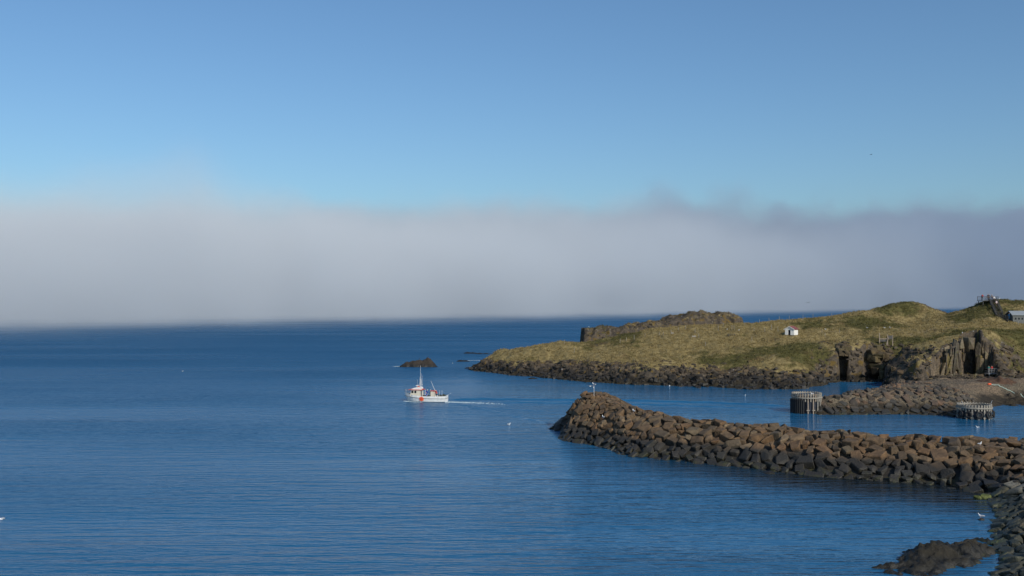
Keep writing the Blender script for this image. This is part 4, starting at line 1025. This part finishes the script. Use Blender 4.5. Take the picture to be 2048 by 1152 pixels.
POSTS = [(1436.7, 650, 662), (1446.5, 647, 654), (1463.7, 651, 661), (1468, 651, 660), (1489.5, 648, 653), (1508, 656, 663), (1538, 634.5, 641), (1559, 633, 641), (1578.7, 632, 641), (1605.7, 630, 639), (1556, 654, 664),
         (1543, 650, 660), (1529.5, 656, 664), (1397.7, 668, 676), (1503.5, 675, 682), (1411, 685, 692), (1371, 652, 658), (1356.6, 657, 662), (1318.5, 668, 672), (1326.4, 665, 671), (1663, 627, 635), (1679, 660, 666), (1650, 668, 674),
         (1220, 658, 671), (1240, 678, 688), (1253, 677, 682), (1268.6, 671, 680), (1149, 697, 706), (1128.6, 681, 689), (1644, 660, 667), (1342, 662, 668), (1290, 668, 674), (1519, 640, 646), (1626, 629, 636), (1390, 660, 665)]
pp = None
for i, (u, vt, vb) in enumerate(POSTS):
    p = hit(u, vb); h = max(.9, (vb - vt) * p.y / F) + .1
    if pp is None:
        bm = BM(); add_tube(bm, (0, 0, -.3), (0, 0, 1), .06, .055, 8); pp = obj('fence_post', bm, M['woodpale']); o = pp
    else: o = pp.copy(); COL.objects.link(o)
    o.location = p; o.scale = (1, 1, h); o.rotation_euler = (rng.uniform(-.05, .05), rng.uniform(-.06, .06), 0)
    tag(o, 'thin bleached wooden stake standing alone in the island grass', 'post', 'wooden stakes on the island')

def sign_board(u, v, wpx, hpx, label):
    p = hit(u, v + 2); s = p.y / F; root = empty('sign_board', p, label, 'sign')
    bm = BM(); add_box(bm, (0, 0, .35 + hpx * s / 2), (wpx * s, .05, hpx * s)); obj('board', bm, M['woodpale'], root)
    for k in (-1, 1):
        bm = BM(); add_tube(bm, (k * wpx * s * .35, .06, -.2), (k * wpx * s * .35, .06, .35 + hpx * s), .04, n=6); obj('post', bm, M['wood'], root)
sign_board(1345, 668, 5, 2.2, 'low pale board on two short legs in the grass left of the hut')
sign_board(1388, 675, 8, 2.6, 'wide pale board lying low in the grass, nearest to the white stake')
p = hit(1463, 672); root = empty('bench', p, 'dark low bench in the grass between the stakes and the hut', 'bench')
bm = BM(); add_box(bm, (0, 0, .42), (2.1, .4, .08)); obj('seat', bm, M['woodgrey'], root)
for k in (-.85, .85):
    bm = BM(); add_box(bm, (k, 0, .1), (.1, .36, .62)); obj('leg', bm, M['woodgrey'], root)

def gate():
    p = hit(1759, 687); q = hit(1776, 684)
    root = empty('wooden_gate', p, 'pale timber gate frame with a crossbar above the cave', 'gate')
    for dx, z1 in ((0, 2.6), (2.1, 2.2), (3.4, 2.1)):
        bm = BM(); add_box(bm, (dx, dx * .1, z1 / 2 - .3), (.18, .14, z1 + .6)); obj('post', bm, M['wood'], root)
    bm = BM(); add_box(bm, (1.05, .1, 1.15), (2.3, .08, .2)); obj('crossbar', bm, M['wood'], root)
    bm = BM(); add_box(bm, (1.05, .12, .7), (2.3, .05, .5)); obj('panel', bm, M['woodgrey'], root)
    bm = BM(); add_box(bm, (2.75, .25, 1.5), (1.2, .06, .9)); obj('side_board', bm, M['woodgrey'], root)
    bm = BM(); add_box(bm, (1.85, -.3, .5), (.16, .12, 2.0), Matrix.Rotation(.3, 4, 'Y')); obj('brace', bm, M['wood'], root)
gate()

def stairs():
    top = W3(1979, 604, 284); top = Vector((top[0], top[1], ground(top[0], top[1]) + .6))
    mid = Vector(W3(1999, 630, 275)); mid.z = max(mid.z, ground(mid.x, mid.y) + .25); end = Vector(W3(2022, 642, 270)); end.z = max(end.z, ground(end.x, end.y) + .2)
    root = empty('viewing_stairs', (0, 0, 0), 'dark timber staircase climbing to a railed viewing deck on the hilltop', 'stairs')
    for A, B, nm in ((top + Vector((.4, -1.2, 0)), mid, 12), (mid, end, 8)):
        d = (B - A); hd = Vector((d.x, d.y, 0)).normalized(); s = Vector((-hd.y, hd.x, 0)); w = .85
        for k in (-1, 1):
            bm = BM(); a, b = A + s * k * w, B + s * k * w; L = (b - a).length
            M4 = (b - a).to_track_quat('X', 'Z').to_matrix().to_4x4(); add_box(bm, (a + b) / 2 - Vector((0, 0, .1)), (L, .09, .36), M4); obj('stringer', bm, M['woodgrey'], root)
            bm = BM()
            for i in range(5): p = a.lerp(b, i / 4); add_tube(bm, p, p + Vector((0, 0, 1.1)), .05, n=6)
            for h in (1.1, .75, .4): add_tube(bm, a + Vector((0, 0, h)), b + Vector((0, 0, h)), .045, n=6)
            obj('railing', bm, M['woodgrey'], root)
        bm = BM()
        for i in range(nm + 1):
            p = A.lerp(B, i / nm); add_box(bm, p + Vector((0, 0, .1)), (.45, 2 * w - .1, .06), hd.to_track_quat('X', 'Z').to_matrix().to_4x4())
        obj('tread', bm, M['woodgrey'], root)
        bm = BM()
        for i in range(4):
            p = A.lerp(B, (i + .3) / 4)
            for k in (-1, 1): add_tube(bm, p + s * k * w * .9 - Vector((0, 0, 2.2)), p + s * k * w * .9, .09, n=6)
        obj('support', bm, M['woodgrey'], root)
    c = top + Vector((-.2, .6, 0)); bm = BM(); add_box(bm, c, (4.6, 3.4, .16)); obj('deck', bm, M['woodgrey'], root)
    bm = BM()
    for x in (-2.2, -1.1, 0, 1.1, 2.2):
        for y in (-1.6, 1.6):
            if y < 0 and -.5 < x < 1.2: continue
            add_tube(bm, c + Vector((x, y, 0)), c + Vector((x, y, 1.2)), .06, n=6)
    for h in (1.2, .8, .4):
        for y in (-1.6, 1.6):
            if y > 0: add_tube(bm, c + Vector((-2.2, y, h)), c + Vector((2.2, y, h)), .05, n=6)
            else: add_tube(bm, c + Vector((-2.2, y, h)), c + Vector((-.4, y, h)), .05, n=6); add_tube(bm, c + Vector((1.2, y, h)), c + Vector((2.2, y, h)), .05, n=6)
        for x in (-2.2, 2.2): add_tube(bm, c + Vector((x, -1.6, h)), c + Vector((x, 1.6, h)), .05, n=6)
    obj('deck_railing', bm, M['woodgrey'], root)
    bm = BM()
    for x in (-2, 0, 2):
        for y in (-1.4, 1.4): add_tube(bm, c + Vector((x, y, -2.2)), c + Vector((x, y, -.05)), .1, n=6)
    obj('deck_post', bm, M['woodgrey'], root)
    dz = Vector((0, 0, .09))
    person(c + Vector((-1.55, 0, 0)) + dz, 2.4, 'stand', 'red', 'navy', 'hair', 'visitor in a red jacket at the left end of the viewing deck', 1.05)
    person(c + Vector((-.2, -.4, 0)) + dz, .3, 'stand', 'navy', 'black', 'hair', 'visitor in navy, left one of the dark clothed trio on the viewing deck', 1.05)
    person(c + Vector((.35, .1, 0)) + dz, 3.4, 'stand', 'black', 'black', 'hair', 'visitor in black, middle one of the dark clothed trio on the viewing deck', 1.08)
    person(c + Vector((1.1, -.1, 0)) + dz, 3.0, 'stand', 'grey', 'navy', 'sky', 'visitor in grey with a pale blue cap at the right end of the deck', 1.06)
    A, B = top + Vector((.4, -1.2, 0)), mid
    person(A.lerp(B, .12) + Vector((.1, 0, .13)), .2, 'walk', 'white', 'black', 'hair', 'visitor in a white jacket at the head of the stairs', 1.0)
    person(A.lerp(B, .45) + Vector((.15, 0, .13)), .2, 'walk', 'pink', 'black', 'hair', 'visitor in a pale pink jacket halfway down the stairs', 1.0)
    person(mid.lerp(end, .85) + Vector((0, 0, .13)), -1.2, 'walk', 'sky', 'sky', 'sky', 'visitor all in bright blue at the foot of the stairs', 1.0)
stairs()

def shed():
    p = hit(2036, 646); x, y = p.x, p.y; z = ground(x, y) - .2
    root = empty('grey_building', (x, y, z), 'low grey board building with a pale metal roof at the right edge of the island', 'building', R(-8))
    L, Dp, Hw, Hr = 8.0, 5.0, 2.3, 3.3; x0 = -1.3
    bm = BM(); add_box(bm, (x0 + L / 2, 2.5, Hw / 2), (L, Dp, Hw)); obj('wall', bm, M['greywall'], root)
    bm = BM(); A = [(-.3 + 2.5 - 2.5, Hw - .05), (2.5, Hr), (5.3, Hw - .05), (5.3, Hw + .08), (2.5, Hr + .14), (-.3, Hw + .08)]
    F0 = [bm.verts.new((x0 - .3, p[0], p[1])) for p in A]; F1 = [bm.verts.new((x0 + L + .3, p[0], p[1])) for p in A]
    bm.faces.new(F0); bm.faces.new(F1[::-1])
    for i in range(6): j = (i + 1) % 6; bm.faces.new((F0[j], F0[i], F1[i], F1[j]))
    obj('roof', bm, M['tinroof'], root)
    for k in range(3):
        w = obj('window', (lambda b: (add_box(b, (x0 + .7 + k * .85, -.012, 1.35), (.42, .03, .5)), b)[1])(BM()), M['glass'], root)
    p = hit(2037, 650); o = pp.copy(); COL.objects.link(o); o.location = p; o.scale = (1.3, 1.3, .9); tag(o, 'short white stake in front of the grey building', 'post')
shed()

def cave_deck():
    bx_, by_ = W3(1990, 0, 224.5)[:2]; z = 3.2
    root = empty('cave_walkway', (bx_, by_, z), 'grey steel railed walkway at the foot of the broken cliff', 'walkway', R(4))
    bm = BM(); add_box(bm, (0, 0, 0), (4.0, 1.8, .14)); obj('deck', bm, M['steel'], root)
    bm = BM()
    for x in np.linspace(-1.95, 1.95, 7):
        add_tube(bm, (x, -.85, 0), (x, -.85, 1.15), .035, n=6)
    for h in (1.15, .75, .38): add_tube(bm, (-1.95, -.85, h), (1.95, -.85, h), .03, n=6)
    for s in (-1.95, 1.95):
        for h in (1.15, .6): add_tube(bm, (s, -.85, h), (s, .85, h), .03, n=6)
    obj('railing', bm, M['steel'], root)
    bm = BM()
    for x in (-1.8, 0, 1.8):
        for y in (-.8, .8): add_tube(bm, (x, y, -1), (x, y, 0), .06, n=6)
    obj('support', bm, M['steel'], root)
    bm = BM(); add_box(bm, (2.9, -.1, -.35), (1.9, 1.2, .1), Matrix.Rotation(.42, 4, 'Y')); add_tube(bm, (1.95, -.7, 1.1), (3.8, -.7, .35), .03, n=6)
    for t in (0, .5, 1): add_tube(bm, (2.0 + 1.7 * t, -.7, -.75 * t - .1), (2.0 + 1.7 * t, -.7, 1.08 - .72 * t), .03, n=6)
    obj('ramp', bm, M['steel'], root)
    person((bx_ - 1.5, by_ - .2, z + .07), 2.6, 'stand', 'teal', 'grey', 'hair', 'visitor in a teal jacket on the walkway by the broken cliff', 1.0)
    person((bx_ - .75, by_ - .1, z + .07), 3.0, 'stand', 'red', 'navy', 'hair', 'visitor in a red jacket on the walkway by the broken cliff', 1.0)
cave_deck()

def mound():
    f = lambda x, y: land_h(x, y) * 0 + 2.6
    c = W3(1993, 766, 203); pts = []
    def h(x, y):
        d = np.sqrt(((x - c[0]) / 5.6) ** 2 + ((y - c[1]) / 4.0) ** 2); return np.maximum(land_h(x, y), 0) - .35 + 1.25 * (1 - sstep(d, .1, 1.0)) + .6 * fbm(x * .9, y * .9, 4, 88) * (d < 1.1)
    o = grid_mesh('earth_mound', c[0] - 6.4, c[0] + 6.4, c[1] - 4.8, c[1] + 4.8, .25, h, M['earth']); tag(o, 'heap of reddish brown earth on the gravel in front of the broken cliff', 'earth heap')
mound()
def rope():
    P = [hit(u, v) for u, v in ((1983, 770), (1995, 771), (2008, 778), (2025, 786), (2045, 795), (2062, 802))]
    bm = BM(); prev = None
    for a, b in zip(P[:-1], P[1:]):
        for k in range(6):
            q = a.lerp(b, k / 6); q.z = ground(q.x, q.y) + .09; q.x += .12 * math.sin(k * 1.9)
            if prev is not None: add_tube(bm, prev, q, .07, n=7)
            prev = q
    tag(obj('hose', bm, M['rope']), 'pale green hose running down the gravel slope to the water', 'hose')
    p = P[0]; bm = BM(); add_ball(bm, (p.x - .5, p.y - .2, p.z + .18), (.42, .24, .2), 12, 8); tag(obj('net_float', bm, M['orange']), 'orange float lying at the upper end of the pale hose', 'float')
rope()
# white birds and flowers of lichen on the island
for u, v, lb in ((1454, 661, 'white gull sitting in the grass left of the hut, left of two'), (1478, 663, 'white gull sitting in the grass left of the hut, right of two'), (1734, 659, 'white gull sitting on the dark green slope, left of three'), (1769, 658, 'white gull sitting on the dark green slope, middle of three'),
                 (1780, 658, 'white gull sitting on the dark green slope, right of three'), (1925, 669, 'white gull standing at the upper edge of the broken cliff'), (1178, 656, 'white gull standing on the left rocky outcrop'), (1124, 742, 'white gull resting on the dark shore rocks of the point'),
                 (1999, 599, 'white gull standing in the grass right of the viewing deck'), (1651, 661, 'white gull standing on the slope right of the hut')):
    p = hit(u, v); gull('stand', p + Vector((0, 0, .1)), rng.uniform(0, 6.28), lb, 1.2)
# the prototypes' unused poses never stay behind
for k, o in GUL.items():
    if k not in used:
        for ch in children(o): bpy.data.objects.remove(ch)
        bpy.data.objects.remove(o)
